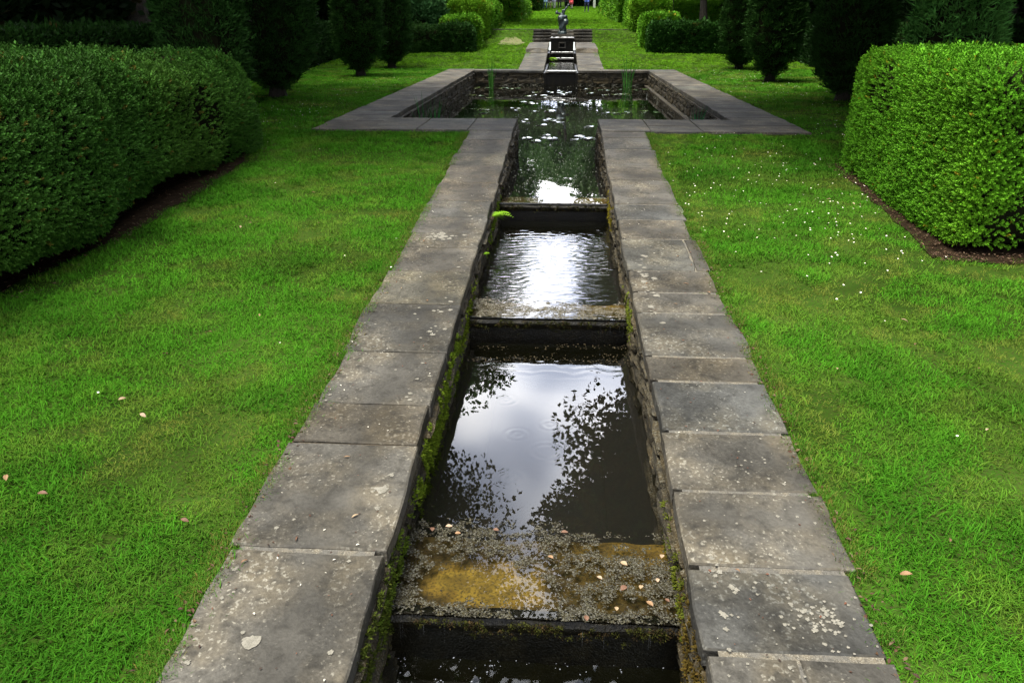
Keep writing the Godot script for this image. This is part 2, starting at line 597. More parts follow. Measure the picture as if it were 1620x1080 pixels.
# yew clipped to a tall egg on a short stem
func yew(label: String, at: Vector3, r: float, h: float, seed_: int, tone := 1.0) -> void:
	rng.seed = seed_
	var t := thing("yew_tree", label, "yew tree", at, "clipped yews standing along the garden")
	var prof := [[0.0, 0.14], [0.06, 0.30], [0.16, 0.55], [0.32, 0.80], [0.55, 0.96], [0.8, 1.0], [1.3, 0.95], [1.9, 0.82], [2.6, 0.6], [3.2, 0.34], [3.6, 0.05]]
	var rad_at := func(y: float) -> float:
		var yy := y / h * 3.6
		for k in prof.size() - 1:
			if yy <= prof[k + 1][0]:
				return r * lerpf(prof[k][1], prof[k + 1][1], (yy - prof[k][0]) / (prof[k + 1][0] - prof[k][0]))
		return 0.0
	var y0 := 0.1
	var tr := MB.new()
	tr.tube([Vector3(0, -0.05, 0), Vector3(0, 0.12, 0), Vector3(0, 0.4, 0)], [r * 0.26, r * 0.2, r * 0.16], 8)
	obj("trunk", tr.mesh(), M.bark, t)
	var core := MB.new()
	var prev := []
	for k in 19:
		var y := h * k / 18.0
		var ring := []
		for j in 16:
			var a := TAU * j / 16
			var rr: float = rad_at.call(y) - 0.05
			rr = maxf(rr, 0.01) * (1.0 + 0.10 * nz.get_noise_3d(cos(a) * 20 + at.z, y * 20, sin(a) * 20))
			ring.append(Vector3(cos(a) * rr, y + y0, sin(a) * rr))
		if k:
			for j in 16:
				core.quad(prev[j], ring[j], ring[(j + 1) % 16], prev[(j + 1) % 16])
		prev = ring
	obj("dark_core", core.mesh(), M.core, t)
	var xf := []
	var cols := []
	var count := int(r * h * 2200)
	for k in count:
		var y := h * sqrt(rf(0, 1)) if k % 2 else h * rf(0, 1)
		var a := rf(0, TAU)
		var rr: float = rad_at.call(y)
		var lump := nz.get_noise_3d(cos(a) * 30 + at.z * 3, y * 22, sin(a) * 30) * 0.11 * r / 0.5
		rr += lump - rf(0, 0.06)
		var d := Vector3(cos(a), 0, sin(a))
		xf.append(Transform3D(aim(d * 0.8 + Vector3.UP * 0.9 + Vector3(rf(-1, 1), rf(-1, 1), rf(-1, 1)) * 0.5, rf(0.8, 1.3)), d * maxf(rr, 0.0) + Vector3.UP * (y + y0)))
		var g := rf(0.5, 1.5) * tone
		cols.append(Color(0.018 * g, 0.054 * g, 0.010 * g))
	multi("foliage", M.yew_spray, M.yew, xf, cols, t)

# crowns of forest trees
func crown_mesh(seed_: int, r: Vector3, clumps: int, per: int, leaf: float, solid := 0.0) -> ArrayMesh:
	rng.seed = seed_
	var m := MB.new()
	for k in clumps:
		var d := Vector3(rf(-1, 1), rf(-1, 1), rf(-1, 1)).normalized()
		var c := d * pow(rf(0.1, 1.0), 0.36) * r * 0.96
		var cr := rf(0.16, 0.30) * r.x
		var g0 := rf(0.7, 1.25)
		for j in per:
			var e := Vector3(rf(-1, 1), rf(-1, 1), rf(-1, 1)).normalized() * pow(rf(0, 1), 0.6)
			var p := c + e * Vector3(cr * 1.25, cr * 0.7, cr * 1.25)
			var dd := (Vector3(rf(-1, 1), rf(-0.7, 0.3), rf(-1, 1)) + e * 0.6).normalized()
			var side := dd.cross(Vector3(rf(-1, 1), rf(-0.3, 1.2), rf(-1, 1))).normalized()
			var l := leaf * rf(0.7, 1.3)
			var w := l * 0.34
			var g := g0 * rf(0.8, 1.2)
			var col := Color(0.045 * g, 0.105 * g, 0.020 * g)
			m.tri(p, p + dd * l * 0.5 - side * w, p + dd * l, col)
			m.tri(p, p + dd * l, p + dd * l * 0.5 + side * w, col)
	return m.mesh()

func tree(label: String, at: Vector3, r: float, h: float, lean: Vector2, crown: Mesh, cs: Vector3, cy: float, group: String, seed_: int) -> Node3D:
	rng.seed = seed_
	var t := thing("woodland_tree", label, "tree", at, group)
	var m := MB.new()
	var pts := []
	var rad := []
	for k in 8:
		var f := k / 7.0
		pts.append(Vector3(lean.x * f * h + rf(-1, 1) * r * 0.4 * f, f * h - (0.15 if k == 0 else 0.0), lean.y * f * h + rf(-1, 1) * r * 0.4 * f))
		rad.append(r * (1.45 if k == 0 else lerpf(1.05, 0.35, f)))
	m.tube(pts, rad, 9)
	obj("trunk", m.mesh(), M.bark, t)
	var lm := MB.new()
	for k in 5:
		var s: Vector3 = pts[4 + (k % 3)]
		var a := k * 1.9 + rf(0, 1)
		var e := s + Vector3(cos(a) * cs.x * 0.75, cs.y * rf(0.3, 0.8), sin(a) * cs.x * 0.75)
		lm.tube([s, s.lerp(e, 0.5) + Vector3(0, 0.3, 0), e], [r * 0.45, r * 0.28, r * 0.08], 6)
	obj("limbs", lm.mesh(), M.bark, t)
	var c := obj("crown", crown, M.crown, t, "stuff")
	c.transform = Transform3D(Basis(Vector3.UP, rf(0, TAU)) * Basis.from_scale(cs), Vector3(lean.x * h, cy, lean.y * h))
	return t

# ------------------------------------------------------------------ blended bodies (surface nets)
func blob(bones: Array, cell: float, k_s: float) -> ArrayMesh:
	var lo := Vector3.ONE * 1e9
	var hi := -lo
	for b in bones:
		var r: float = maxf(b[2], b[3]) + 0.02
		lo = lo.min(b[0] - Vector3.ONE * r).min(b[1] - Vector3.ONE * r)
		hi = hi.max(b[0] + Vector3.ONE * r).max(b[1] + Vector3.ONE * r)
	lo -= Vector3.ONE * cell * 2
	hi += Vector3.ONE * cell * 2
	var n := Vector3i(((hi - lo) / cell).ceil()) + Vector3i.ONE
	var f := PackedFloat32Array()
	f.resize(n.x * n.y * n.z)
	f.fill(1.0)
	var who := PackedInt32Array()
	who.resize(f.size())
	var best := PackedFloat32Array()
	best.resize(f.size())
	best.fill(1e9)
	for bi in bones.size():
		var b = bones[bi]
		var A: Vector3 = b[0]
		var B: Vector3 = b[1]
		var ra: float = b[2]
		var rb: float = b[3]
		var sq: Vector3 = b[5] if b.size() > 5 else Vector3.ONE
		var R := maxf(ra, rb) / minf(minf(sq.x, sq.y), sq.z) + k_s + cell * 2
		var i0 := Vector3i(((A.min(B) - Vector3.ONE * R - lo) / cell).floor()).clamp(Vector3i.ZERO, n - Vector3i.ONE)
		var i1 := Vector3i(((A.max(B) + Vector3.ONE * R - lo) / cell).ceil()).clamp(Vector3i.ZERO, n - Vector3i.ONE)
		var ab := B - A
		var l2 := maxf(ab.length_squared(), 1e-9)
		for z in range(i0.z, i1.z + 1):
			for y in range(i0.y, i1.y + 1):
				for x in range(i0.x, i1.x + 1):
					var p := lo + Vector3(x, y, z) * cell
					var t := clampf((p - A).dot(ab) / l2, 0, 1)
					var d := ((p - A - ab * t) * sq).length() - lerpf(ra, rb, t)
					var id := (z * n.y + y) * n.x + x
					var o := f[id]
					var hh := maxf(k_s - absf(o - d), 0.0) / k_s
					f[id] = minf(o, d) - hh * hh * k_s * 0.25
					if d < best[id]:
						best[id] = d
						who[id] = bi
	var st := SurfaceTool.new()
	st.begin(Mesh.PRIMITIVE_TRIANGLES)
	st.set_smooth_group(0)
	var vid := {}
	var cnt := 0
	var sx := 1
	var sy := n.x
	var sz := n.x * n.y
	var corner := [0, sx, sy, sx + sy, sz, sz + sx, sz + sy, sz + sx + sy]
	for z in n.z - 1:
		for y in n.y - 1:
			for x in n.x - 1:
				var id := z * sz + y * sy + x
				var inside := 0
				for c in 8:
					if f[id + corner[c]] < 0.0: inside += 1
				if inside == 0 or inside == 8: continue
				var sum := Vector3.ZERO
				var m := 0
				for c in 8:
					for ax in 3:
						if c & (1 << ax): continue
						var c2 := c | (1 << ax)
						var a := f[id + corner[c]]
						var b2 := f[id + corner[c2]]
						if (a < 0.0) == (b2 < 0.0): continue
						var t := a / (a - b2)
						var pa := Vector3(c & 1, (c >> 1) & 1, (c >> 2) & 1)
						var pb := Vector3(c2 & 1, (c2 >> 1) & 1, (c2 >> 2) & 1)
						sum += pa.lerp(pb, t)
						m += 1
				st.set_color(bones[who[id]][4])
				st.add_vertex(lo + (Vector3(x, y, z) + sum / m) * cell)
				vid[id] = cnt
				cnt += 1
	for id in vid:
		var z: int = id / sz
		var y: int = (id % sz) / sy
		var x: int = id % sy
		if x == 0 or y == 0 or z == 0: continue
		for ax in 3:
			var s1: int = [sx, sy, sz][ax]
			var u: int = [sy, sz, sx][ax]
			var w: int = [sz, sx, sy][ax]
			var a: float = f[id]
			var b2: float = f[id + s1]
			if (a < 0.0) == (b2 < 0.0): continue
			var q := [vid.get(id, -1), vid.get(id - u, -1), vid.get(id - u - w, -1), vid.get(id - w, -1)]
			if q.min() < 0: continue
			if a < 0.0: q = [q[0], q[3], q[2], q[1]]
			for t in [0, 1, 2, 0, 2, 3]:
				st.add_index(q[t])
	st.generate_normals()
	return st.commit()

func person(label: String, at: Vector3, turn: float, s: float, top: Color, legs: Color, hair: Color, stride: float, shorts := false, hem := 0.70) -> void:
	var t := thing("person", label, "person", at)
	t.rotation.y = turn
	var skin := Color(0.48, 0.30, 0.22)
	var shoe := Color(0.06, 0.05, 0.05)
	var low := skin if shorts else legs
	var B := []
	for d in [-1.0, 1.0]:
		var f: float = stride * d
		var hip := Vector3(0.09 * d, 0.92, 0)
		var knee := Vector3(0.095 * d, 0.50, 0.05 + f * 0.5)
		var ank := Vector3(0.095 * d, 0.09, f - (0.1 if f < 0 else 0.0))
		if hem > 0.5:
			var hp := hip.lerp(knee, (0.92 - hem) / 0.42)
			B.append([hip, hp, 0.098, 0.086, top])
			B.append([hp, knee, 0.076, 0.06, legs])
			B.append([knee, ank, 0.058, 0.038, low])
		else:
			var sp := knee.lerp(ank, (0.5 - hem) / 0.41)
			B.append([hip, knee, 0.10, 0.095, top])
			B.append([knee, sp, 0.095, 0.09, top])
			B.append([sp, ank, 0.056, 0.038, low])
		B.append([ank + Vector3(0, -0.045, -0.02), ank + Vector3(0.01 * d, -0.055, 0.14), 0.04, 0.034, shoe])
		var sh := Vector3(0.18 * d, 1.40, 0)
		var el := Vector3(0.25 * d, 1.13, -0.02 - f * 0.2)
		var wr := Vector3(0.25 * d, 0.90, 0.08 - f * 0.4)
		B.append([sh, el, 0.055, 0.043, top])
		B.append([el, wr, 0.042, 0.03, top if not shorts else skin])
		B.append([wr, wr + Vector3(0, -0.09, 0.02), 0.03, 0.024, skin])
		B.append([wr + Vector3(-0.02 * d, -0.03, 0.03), wr + Vector3(-0.025 * d, -0.08, 0.05), 0.012, 0.010, skin])
		for q in 4:
			var fx := (q - 1.5) * 0.017
			B.append([wr + Vector3(0, -0.09, 0.02 + fx), wr + Vector3(-0.012 * d, -0.16 + absf(fx) * 0.5, 0.03 + fx), 0.010, 0.008, skin])
	B.append([Vector3(0, 0.95, 0), Vector3(0, 1.15, 0), 0.135, 0.125, top, Vector3(1, 1, 1.25)])
	B.append([Vector3(0, 1.15, 0), Vector3(0, 1.36, 0), 0.13, 0.15, top, Vector3(1, 1, 1.35)])
	B.append([Vector3(-0.13, 1.40, 0), Vector3(0.13, 1.40, 0), 0.07, 0.07, top])
	B.append([Vector3(0, 1.42, 0), Vector3(0, 1.54, 0.015), 0.052, 0.05, skin])
	B.append([Vector3(0, 1.60, 0.02), Vector3(0, 1.66, 0.01), 0.075, 0.09, skin])
	B.append([Vector3(0, 1.60, 0.095), Vector3(0, 1.585, 0.112), 0.012, 0.016, skin])
	B.append([Vector3(0, 1.69, -0.015), Vector3(0, 1.63, -0.05), 0.096, 0.075, hair])
	var b := obj("body", blob(B, 0.026, 0.035), M.cloth, t)
	b.scale = Vector3.ONE * s

# ------------------------------------------------------------------ build
func _ready() -> void:
	nz.noise_type = FastNoiseLite.TYPE_SIMPLEX_SMOOTH
	nz.frequency = 0.12
	nz.seed = 3
	nz.fractal_octaves = 2
	rng.seed = 1
	# --- camera, sky, sun, exposure
	var cam := Camera3D.new()
	cam.name = "camera"
	cam.position = Vector3(0.054, 1.15, 0)
	cam.rotation_degrees = Vector3(-22.422, 3.552, 0)
	cam.fov = 47.196
	cam.near = 0.05
	cam.far = 500
	add_child(cam)
	cam.current = true
	var env := Environment.new()
	env.background_mode = Environment.BG_SKY
	env.sky = make_sky()
	env.tonemap_mode = Environment.TONE_MAPPER_LINEAR
	env.tonemap_exposure = 6.0
	env.sdfgi_enabled = true
	env.ssao_enabled = true
	env.ssil_enabled = true
	var we := WorldEnvironment.new()
	we.name = "world_environment"
	we.environment = env
	add_child(we)
	var sun := DirectionalLight3D.new()
	sun.name = "sun"
	sun.light_energy = 0.50
	sun.light_color = Color(1.0, 0.97, 0.90)
	sun.light_angular_distance = 22.0
	sun.shadow_enabled = true
	add_child(sun)
	sun.look_at_from_position(Vector3(-4.0, 14, 1.6), Vector3.ZERO)

	make_materials()
	for k in 6: stones.append(rough_stone(200 + k))
	for k in 6:
		var m: StandardMaterial3D = M.wall.duplicate()
		var g: float = [1.0, 0.8, 1.25, 1.05, 0.55, 0.45][k]
		m.albedo_color = lin(g * [1.0, 1.02, 0.98, 1.05, 0.9, 0.85][k], g, g * [0.95, 0.9, 1.0, 0.85, 0.85, 0.75][k])
		if k > 3: m.roughness = 0.3
		stone_tints.append(m)
	build_ground()
	build_water()
	build_paths()
	build_walls()
	build_weirs()
	build_fountain()
	build_hedges()
	build_yews()
	build_woods()
	build_grass()
	build_plants()
	build_people()
	build_litter()

# --- lawns, soil beds
func build_ground() -> void:
	var xs := [-400.0, -150.0, -60.0, -30.0, -18.0, -12.0, -9.0, -7.5, -6.5, -5.5, -4.5, -3.6, -2.77, -2.0, -1.4, -0.97, 0.97, 1.4, 2.0, 2.77, 3.6, 4.5, 5.5, 6.5, 7.5, 9.0, 12.0, 18.0, 30.0, 60.0, 150.0, 400.0]
	var zs := [60.0, 25.0, 10.0, 4.0, 2.0]
	var z := 1.0
	while z > -8.5:
		zs.append(z)
		z -= 0.5
	zs.append_array([-8.97, -9.9, -11.0, -13.0, -15.0, -17.0, -19.0, -20.55, -21.0, -22.0, -23.0, -24.0, -25.0, -26.0, -27.3, -27.7, -28.2, -28.7, -30.0, -34.0, -40.0, -46.0, -53.0, -60.0, -70.0, -80.0, -95.0, -120.0, -160.0, -250.0, -420.0])
	var m := MB.new()
	for j in zs.size() - 1:
		for i in xs.size() - 1:
			var x0: float = xs[i]
			var x1: float = xs[i + 1]
			var z0: float = zs[j]
			var z1: float = zs[j + 1]
			var cx := (x0 + x1) / 2
			var cz := (z0 + z1) / 2
			if absf(cx) < 0.97 and cz > -28.7: continue
			if absf(cx) < 2.77 and cz < -8.97 and cz > -20.55: continue
			m.quad(Vector3(x0, lawn(x0, z0), z0), Vector3(x0, lawn(x0, z1), z1), Vector3(x1, lawn(x1, z1), z1), Vector3(x1, lawn(x1, z0), z0))
	var g := obj("ground", m.mesh(), M.turf, self, "structure")
	g.set_meta("label", "mown green lawn around the water garden")
	# soil strips under the near hedges
	var strips := [["left", [[-3.36, -2.6], [-3.34, -3.4], [-3.26, -4.2], [-3.12, -4.9], [-3.02, -5.5], [-3.01, -6.5], [-3.06, -7.6], [-3.35, -8.5]], -4.2], ["right", [[2.66, -7.8], [2.63, -7.2], [2.58, -6.3], [2.53, -5.5], [2.50, -5.08], [2.7, -5.0], [3.2, -4.96], [4.2, -4.94], [5.5, -4.94]], 0.0]]
	for s in strips:
		var mb := MB.new()
		var pts: Array = s[1]
		var fine := []
		for k in pts.size() - 1:
			for q in 6:
				var a := Vector2(pts[k][0], pts[k][1]).lerp(Vector2(pts[k + 1][0], pts[k + 1][1]), q / 6.0)
				a += Vector2(nz.get_noise_2d(a.x * 30, a.y * 30), nz.get_noise_2d(a.y * 30, a.x * 30)) * 0.05
				fine.append(a)
		for k in fine.size() - 1:
			var a: Vector2 = fine[k]
			var b: Vector2 = fine[k + 1]
			var ia := Vector2(-4.0, a.y) if s[0] == "left" else Vector2(4.6, minf(a.y - 0.9, -5.6) if a.y > -5.3 else a.y)
			var ib := Vector2(-4.0, b.y) if s[0] == "left" else Vector2(4.6, minf(b.y - 0.9, -5.6) if b.y > -5.3 else b.y)
			var P := func(p: Vector2) -> Vector3: return Vector3(p.x, lawn(p.x, p.y) + 0.008, p.y)
			mb.quad(P.call(a), P.call(b), P.call(ib), P.call(ia))
		var o := obj("soil_bed", mb.mesh(), M.soil, self, "structure")
		o.set_meta("label", "bare brown soil edge beneath the clipped %s hedge" % s[0])
	# worn patch by the steps
	var wp := MB.new()
	for k in 18:
		var a := TAU * k / 18
		var b := TAU * (k + 1) / 18
		var P := func(t: float) -> Vector3:
			var r := 1.0 + 0.25 * nz.get_noise_2d(cos(t) * 20, sin(t) * 20)
			var x := -1.65 + cos(t) * 0.42 * r
			var zz := -27.2 + sin(t) * 0.65 * r
			return Vector3(x, lawn(x, zz) + 0.012, zz)
		wp.tri(Vector3(-1.65, lawn(-1.65, -27.2) + 0.012, -27.2), P.call(a), P.call(b))
	var ws: StandardMaterial3D = M.soil.duplicate()
	ws.albedo_color = lin(8.0, 6.6, 5.6) if false else Color.WHITE
	ws.albedo_texture = ramp_texture(256, 73, 9.0, 60.0, Color(0.13, 0.115, 0.07), Color(0.16, 0.135, 0.09), Color(0.07, 0.14, 0.02))
	var wo := obj("bare_ground", wp.mesh(), ws, self, "structure")
	wo.set_meta("label", "pale worn patch of earth beside the left steps")

# --- water and pool beds
func water_sheet(x0: float, x1: float, z0: float, z1: float, y: float, cell: float, hf: Callable) -> Mesh:
	var rows := []
	var ny := int((z0 - z1) / cell)
	var nx := int((x1 - x0) / cell)
	for j in ny + 1:
		var r := PackedVector3Array()
		var z := lerpf(z1, z0, float(j) / ny)
		for i in nx + 1:
			var x := lerpf(x0, x1, float(i) / nx)
			r.append(Vector3(x, y + hf.call(x, z), z))
		rows.append(r)
	return sheet(rows)

const YA := -0.340
const YB := -0.492
const YC := -0.640
const YD := -0.785

func build_water() -> void:
	var fl := FastNoiseLite.new()
	fl.seed = 77
	fl.frequency = 1.0
	fl.fractal_octaves = 2
	var calm := func(x: float, z: float) -> float:
		var h := fl.get_noise_2d(x * 3.0, z * 2.0) * 0.00010
		for r in [[0.02, -3.05, 0.10], [-0.12, -3.2, 0.05], [0.03, -3.3, 0.04], [-0.13, -2.82, 0.06], [0.2, -3.5, 0.03], [-0.2, -3.55, 0.05]]:
			var d := Vector2(x - r[0], z - r[1]).length()
			if d < r[2] + 0.05:
				h += 0.00010 * cos(d * TAU / 0.04) * exp(-pow((d - r[2] * 0.7) / 0.035, 2.0)) * 0.7
		var up := sstep(-3.75, -4.3, z)
		return h + up * 0.0006 * sin(z * 78.0 + fl.get_noise_2d(x * 6, z * 6) * 3.0)
	var busy := func(x: float, z: float) -> float:
		var far := sstep(-4.5, -6.6, z)
		var h := sin(z * 118.0 + fl.get_noise_2d(x * 2.2, z * 2.5) * 6.0) * 0.0005 + sin(z * 67.0 + x * 5.0 + fl.get_noise_2d(x * 3.0 + 9, z * 2.0) * 7.0) * 0.0006 + fl.get_noise_2d(x * 9, z * 26) * 0.0011
		return h * (0.38 + 0.5 * far)
	var flow := func(x: float, z: float) -> float:
		return fl.get_noise_2d(x * 4.0, z * 2.0) * 0.0006 + fl.get_noise_2d(x * 7.0, z * 5.0) * 0.00012
	var pool := func(x: float, z: float) -> float:
		var n := sstep(-15.0, -20.0, z) * exp(-x * x * 0.8)
		return fl.get_noise_2d(x * 2.0, z * 1.2) * (0.0004 + n * 0.004) + fl.get_noise_2d(x * 4.0, z * 3.0) * (0.00008 + n * 0.002)
	var froth := func(x: float, z: float) -> float:
		return fl.get_noise_2d(x * 9.0, z * 9.0) * 0.012 + fl.get_noise_2d(x * 20.0, z * 20.0) * 0.004
	var w := setting("water", "dark still water of the stepped channel and the pool")
	obj("pool_water", water_sheet(-2.10, 2.10, -10.10, -20.0, YA, 0.045, pool), M.water, w)
	obj("channel_water", water_sheet(-0.49, 0.49, -6.80, -10.10, YA, 0.025, flow), M.water, w)
	obj("basin_water", water_sheet(-0.49, 0.49, -4.34, -6.74, YB, 0.010, busy), M.water, w)
	obj("basin_water", water_sheet(-0.49, 0.49, -1.995, -4.30, YC, 0.009, calm), M.water, w)
	obj("basin_water", water_sheet(-0.49, 0.49, 2.5, -1.95, YD, 0.018, froth), M.water, w)
	# beds
	var b := setting("channel_bed", "brown silty bed under the water")
	var m := MB.new()
	for r in [[-2.15, 2.15, -10.1, -20.1, -0.85], [-0.52, 0.52, -6.70, -10.2, -0.72], [-0.52, 0.52, -4.30, -6.8, -0.82], [-0.52, 0.52, -1.95, -4.4, -0.97], [-0.52, 0.52, 2.6, -2.0, -1.25]]:
		m.quad(Vector3(r[0], r[4], r[2]), Vector3(r[0], r[4], r[3]), Vector3(r[1], r[4], r[3]), Vector3(r[1], r[4], r[2]))
	# sloping silt against the side walls
	for r in [[-2.4, -4.4, -0.97, YC], [-4.70, -6.8, -0.82, YB], [-7.3, -10.1, -0.72, YA]]:
		for s in [-1.0, 1.0]:
			var a := Vector3(0.50 * s, r[3] - 0.05, r[0])
			var c := Vector3(0.50 * s, r[3] - 0.05, r[1])
			var d := Vector3(0.30 * s, r[2] + 0.03, r[1])
			var e := Vector3(0.30 * s, r[2] + 0.03, r[0])
			if s > 0: m.quad(a, e, d, c, Color(8.0, 6.4, 3.6))
			else: m.quad(a, c, d, e, Color(8.0, 6.4, 3.6))
	obj("silt", m.mesh(), M.bed, b)

# --- flagged paths
func build_paths() -> void:
	var R := [2.0, 1.1, 0.35, -0.4, -1.05, -1.7, -2.04, -2.44, -2.84, -3.27, -3.52, -4.05, -4.35, -4.7, -5.33, -5.78, -6.2, -6.97, -7.52, -8.14, -8.61, -8.97]
	var L := [2.0, 1.0, 0.1, -0.9, -2.05, -2.68, -2.99, -3.5, -4.1, -4.62, -5.07, -5.38, -5.77, -6.24, -6.81, -7.48, -7.95, -8.47, -8.97]
	var copf := func(z: float) -> float: return cop(z)
	for s in [-1, 1]:
		var arr: Array = L if s < 0 else R
		var p := setting("path" if s < 0 else "path", "grey flagstone coping along the %s side of the stepped channel" % ("left" if s < 0 else "right"))
		# mortar or soil bed
		var mb := MB.new()
		for k in arr.size() - 1:
			var z0: float = arr[k]
			var z1: float = arr[k + 1]
			var d := 0.0035 if s > 0 else (0.005 if k == 3 or k == 4 else 0.016)
			var pale := Color(4.2, 3.8, 3.4) if s > 0 else Color(0.4, 0.33, 0.24)
			if s < 0 and k == 4: pale = Color(3.2, 2.9, 2.3)
			for h in [[z0, (z0 + z1) / 2, pale if k > 0 else pale], [(z0 + z1) / 2, z1, (Color(3.2, 2.9, 2.3) if s < 0 and k == 3 else Color(4.2, 3.8, 3.4) if s > 0 else Color(0.4, 0.33, 0.24))]]:
				var xa: float = 0.52 * s
				var xb: float = 0.97 * s
				var P := [Vector3(xa, cop(h[0]) - d, h[0]), Vector3(xa, cop(h[1]) - d, h[1]), Vector3(xb, cop(h[1]) - d, h[1]), Vector3(xb, cop(h[0]) - d, h[0])]
				if s > 0: mb.quad(P[0], P[1], P[2], P[3], h[2])
				else: mb.quad(P[0], P[3], P[2], P[1], h[2])
		var jo := obj("jointing", mb.mesh(), M.mortar, p)
		for k in arr.size() - 1:
			var z0: float = arr[k]
			var z1: float = arr[k + 1]
			var gap := 0.011 if s > 0 else 0.004
			if s < 0 and (k == 4): gap = 0.006
			var g0 := gap
			var g1 := gap
			if s < 0 and k == 3: g1 = 0.010
			if s < 0 and k == 4: g0 = 0.010
			var xi: float = 0.488 * s + rf(-0.006, 0.006)
			var xo: float = (0.995 + rf(-0.02, 0.02)) * s
			var splits := [[xi, xo]]
			if s > 0 and k == 13: splits = [[xi, 0.90], [0.915, xo]]
			if s > 0 and k == 4: splits = [[xi, 0.73], [0.738, xo]]
			for q in splits:
				var x0: float = minf(q[0], q[1])
				var x1: float = maxf(q[0], q[1])
				var inner := 0.008
				var jit := [0.004, 0.014 if s > 0 else inner, 0.004, inner if s > 0 else 0.014]
				if s < 0: jit = [0.006, inner, 0.006, 0.014]
				obj("flagstone", flagstone(x0, x1, z0 - g0, z1 + g1, copf, 0.062, jit, rf(0.0, 0.004)), M.flag, p)
	# pool surround
	var flat := func(_z: float) -> float: return 0.0
	var p2 := setting("path", "flagstone surround of the rectangular pool")
	var rows := []
	for s in [-1, 1]:
		# strip across the front
		var x := 0.494
		while x < 2.05:
			var nx := minf(x + rf(0.42, 0.62), 2.13)
			if 2.13 - nx < 0.2: nx = 2.13
			for zz in [[-8.97, -9.46], [-9.46, -10.08]] if rng.randf() < 0.5 else [[-8.97, -10.08]]:
				var xx := [x + 0.004, nx - 0.004]
				if s < 0: xx = [-nx + 0.004, -x - 0.004]
				obj("flagstone", flagstone(xx[0], xx[1], zz[0] - 0.003, zz[1] + 0.003, flat, 0.06, [0.006, 0.004, 0.008, 0.004], rf(-0.003, 0.003)), M.flag, p2)
			x = nx
		# long sides
		var z := -8.97
		while z > -20.4:
			var z1 := maxf(z - rf(0.5, 0.85), -20.5)
			if z1 < -20.2: z1 = -20.5
			var xx := [2.12, 2.79]
			if s < 0: xx = [-2.79, -2.12]
			obj("flagstone", flagstone(xx[0], xx[1], z - 0.004, z1 + 0.004, flat, 0.06, [0.004, 0.012, 0.004, 0.012], rf(-0.003, 0.003)), M.flag, p2)
			z = z1
		# rear strip
		x = 0.42
		while x < 2.05:
			var nx := minf(x + rf(0.45, 0.7), 2.12)
			if 2.12 - nx < 0.2: nx = 2.12
			var xx := [x + 0.004, nx - 0.004]
			if s < 0: xx = [-nx + 0.004, -x - 0.004]
			obj("flagstone", flagstone(xx[0], xx[1], -19.98, -20.5, flat, 0.05, [0.006, 0.004, 0.008, 0.004], rf(-0.003, 0.003)), M.flag, p2)
			x = nx
	var jm := MB.new()
	for s in [-1.0, 1.0]:
		jm.box(Vector3(minf(0.53 * s, 2.77 * s), -0.3, -10.04), Vector3(maxf(0.53 * s, 2.77 * s), -0.012, -9.0), Color(1.5, 1.35, 1.1))
		jm.box(Vector3(minf(2.16 * s, 2.77 * s), -0.3, -20.47), Vector3(maxf(2.16 * s, 2.77 * s), -0.012, -10.05), Color(1.2, 1.1, 0.95))
		jm.box(Vector3(minf(0.46 * s, 2.15 * s), -0.3, -20.47), Vector3(maxf(0.46 * s, 2.15 * s), -0.012, -20.05), Color(1.2, 1.1, 0.95))
	obj("jointing", jm.mesh(), M.mortar, p2)
	# rising paths beside the cascade
	var ramp := func(z: float) -> float:
		return (-20.5 - z) * 0.0575 if z > -24.5 else 0.34 + (-24.5 - z) * 0.036
	for s in [-1, 1]:
		var p := setting("path", "flagstone path rising along the %s side of the far cascade" % ("left" if s < 0 else "right"))
		for seg in [[-20.5, -24.5], [-24.5, -27.6]]:
			var z: float = seg[0]
			while z > seg[1] + 0.05:
				var z1 := maxf(z - rf(0.42, 0.7), seg[1])
				if z1 - seg[1] < 0.2: z1 = seg[1]
				var xx := [0.42, 1.06]
				if s < 0: xx = [-1.06, -0.42]
				obj("flagstone", flagstone(xx[0], xx[1], z - 0.004 if z != -24.5 else z + 0.06, z1 + 0.004, ramp if z < -24.4 or z1 > -24.49 else ramp, 0.10, [0.005, 0.01, 0.005, 0.01], 0.0), M.flag, p)
				z = z1
		var sub := MB.new()
		sub.box(Vector3(minf(0.45 * s, 1.03 * s), -0.2, -24.46), Vector3(maxf(0.45 * s, 1.03 * s), -0.02, -20.52), Color(0.8, 0.7, 0.6))
		sub.box(Vector3(minf(0.44 * s, 1.04 * s), -0.2, -27.65), Vector3(maxf(0.44 * s, 1.04 * s), 0.245, -24.47), Color(0.55, 0.5, 0.42))
		obj("footing", sub.mesh(), M.mortar, p)

